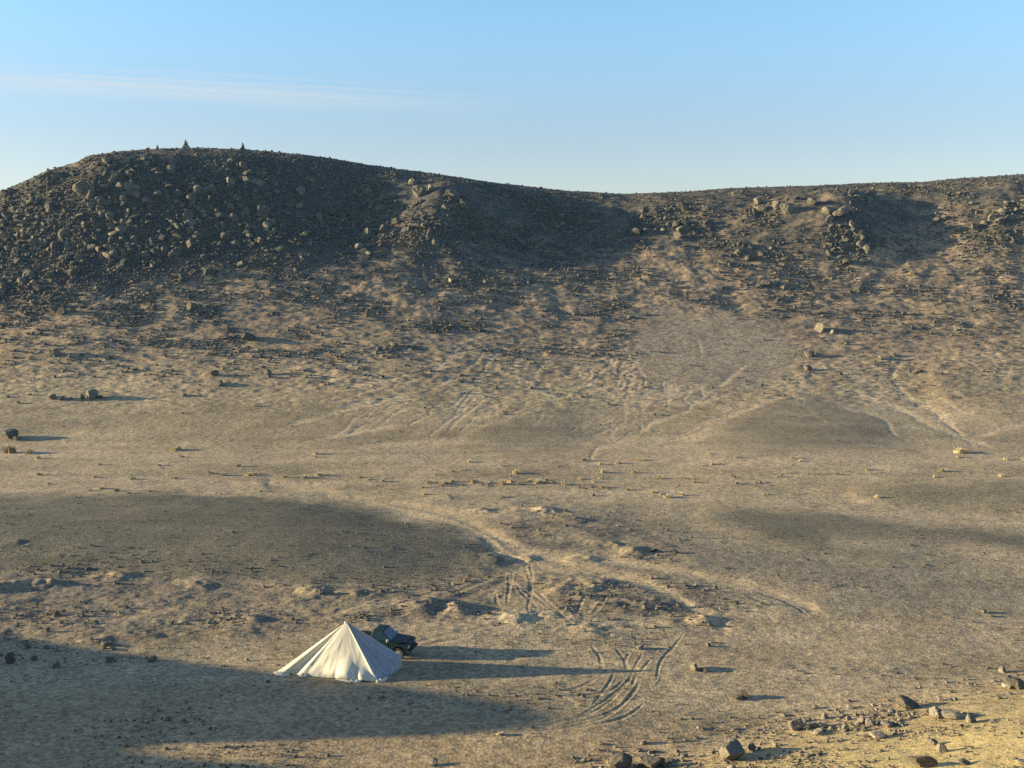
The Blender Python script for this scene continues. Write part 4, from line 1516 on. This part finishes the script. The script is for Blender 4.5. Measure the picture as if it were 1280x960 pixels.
def pane(name, quad, parent, mat=M_GLASS, inset=.07, out=.006):
    q = [Vector(p) for p in quad]
    c = sum(q, Vector()) / 4
    n = (q[1] - q[0]).cross(q[3] - q[0]).normalized()
    if n.dot(c - Vector((.1, 0, 1.3))) < 0:
        n = -n
    ins = []
    for i in range(4):
        d1 = (q[(i + 1) % 4] - q[i]).normalized()
        d2 = (q[(i - 1) % 4] - q[i]).normalized()
        ins.append(q[i] + (d1 + d2) * inset)
    V = [p + n * out for p in ins] + [p - n * .01 for p in ins]
    F = [(0, 1, 2, 3), (7, 6, 5, 4)] + [(i, 4 + i, 4 + (i + 1) % 4, (i + 1) % 4) for i in range(4)]
    return mesh_obj(name, V, F, mat, parent)


pane('windshield', [(.95, .80, zb), (.30, .66, zt), (.30, -.66, zt), (.95, -.80, zb)], cabin, inset=.06)
pane('rear_window', [(-.62, .80, zb), (-.38, .66, zt), (-.38, -.66, zt), (-.62, -.80, zb)], cabin)
for sgn in (-1, 1):
    pane('side_window', [(.95, sgn * .80, zb), (.30, sgn * .66, zt), (-.38, sgn * .66, zt), (-.62, sgn * .80, zb)], cabin, inset=.075)
    dr = boxm('door', -.50, .78, sgn * .862 - .012, sgn * .862 + .012, .50, 1.12, M_PAINT, car, .01)
    boxm('handle', -.42, -.24, sgn * .885 - .012, sgn * .885 + .012, .98, 1.01, M_TRIM, dr, .005)
    mr = boxm('mirror', .72, .84, sgn * 1.00 - .12, sgn * 1.00 + .12, 1.14, 1.32, M_CHROME, car, .03)
    boxm('mirror_arm', .76, .80, sgn * .865 - .03, sgn * .865 + .03, 1.16, 1.20, M_TRIM, mr, .005)
    boxm('headlight', 2.12, 2.185, sgn * .66 - .15, sgn * .66 + .15, .74, .90, M_LAMP, car, .02)
    boxm('indicator_lamp', 2.10, 2.18, sgn * .835 - .02, sgn * .835 + .022, .74, .90, M_AMBER, car, .006)
    boxm('tail_lamp', -2.475, -2.44, sgn * .825 - .035, sgn * .825 + .03, .72, 1.02, M_AMBER, car, .006)
boxm('grille', 2.14, 2.178, -.46, .46, .70, .92, M_TRIM, car)
boxm('front_bumper', 2.10, 2.30, -.86, .86, .46, .62, M_TRIM, car, .04)
boxm('rear_bumper', -2.58, -2.47, -.82, .82, .46, .58, M_TRIM, car, .03)
boxm('bonnet', 1.02, 2.02, -.70, .70, 1.06, 1.135, M_PAINT, car, .05)
boxm('underbody', -2.3, 1.95, -.60, .60, .30, .44, M_TRIM, car, .02)
for cx in (FWX, RWX):
    for sgn in (-1, 1):
        wh = thing('wheel', (cx, sgn * .74, WR), None, None)
        wh.parent = car
        lathe('tyre', [(.22, -.10), (.33, -.115), (.37, -.08), (.37, .08), (.33, .115), (.22, .10)], 28, M_TYRE, wh, axis='Y')
        lathe('rim', [(.05, -.118 if sgn < 0 else -.09), (.20, -.105), (.215, -.10), (.215, .10), (.20, .105), (.05, .118)], 24, M_RIM, wh, axis='Y')

M_BUNDLE = mat_plain('pale_green_cloth', (.50, .62, .46), .9, noise=(4, .15, .02))
cb2 = car.matrix_basis
bd = rock_mesh('cargo_bundle', 3, 77, M_BUNDLE, .5)
for p in bd.polygons:
    p.use_smooth = True
bo = bpy.data.objects.new('cargo_bundle', bd)
COL.objects.link(bo)
rotm = Matrix.Rotation(car_rz, 3, 'Z')
bo.location = car_o + rotm @ (Vector((-.92, -.22, 1.02)) * CAR_S)
bo.rotation_euler = (0, 0, car_rz)
bo.scale = (.55, .85, .9)
tag(bo, 'pale green cloth bundle lying in the bed of the dark pickup', 'bundle')

# ------------------------------------------------------------------ blue haze added to lift and tint the hill's shadows
HAZE = 0.00013
if HAZE > 0:
    zt_ = max(CAM_H, float(Z.max())) + 3
    zb_ = float(Z.min()) - 1
    hb = 9600
    V = [(x, y, z) for z in (zb_, zt_) for y in (-hb, hb) for x in (-hb, hb)]
    F = [(0, 2, 3, 1), (4, 5, 7, 6), (0, 1, 5, 4), (2, 6, 7, 3), (0, 4, 6, 2), (1, 3, 7, 5)]
    me = bpy.data.meshes.new('haze')
    me.from_pydata(V, [], F)
    hm = bpy.data.materials.new('shadow_tint_haze')
    hm.use_nodes = True
    ht = hm.node_tree
    ht.nodes.clear()
    ho = ht.nodes.new('ShaderNodeOutputMaterial')
    hv = ht.nodes.new('ShaderNodeVolumePrincipled')
    hv.inputs['Color'].default_value = (.30, .62, 1, 1)
    hv.inputs['Density'].default_value = HAZE
    hv.inputs['Anisotropy'].default_value = 0.0
    ht.links.new(hv.outputs[0], ho.inputs['Volume'])
    me.materials.append(hm)
    hz = bpy.data.objects.new('haze', me)
    COL.objects.link(hz)
    tag(hz, 'thin blue haze added over the valley to tint its shadows', None, None, 'stuff')
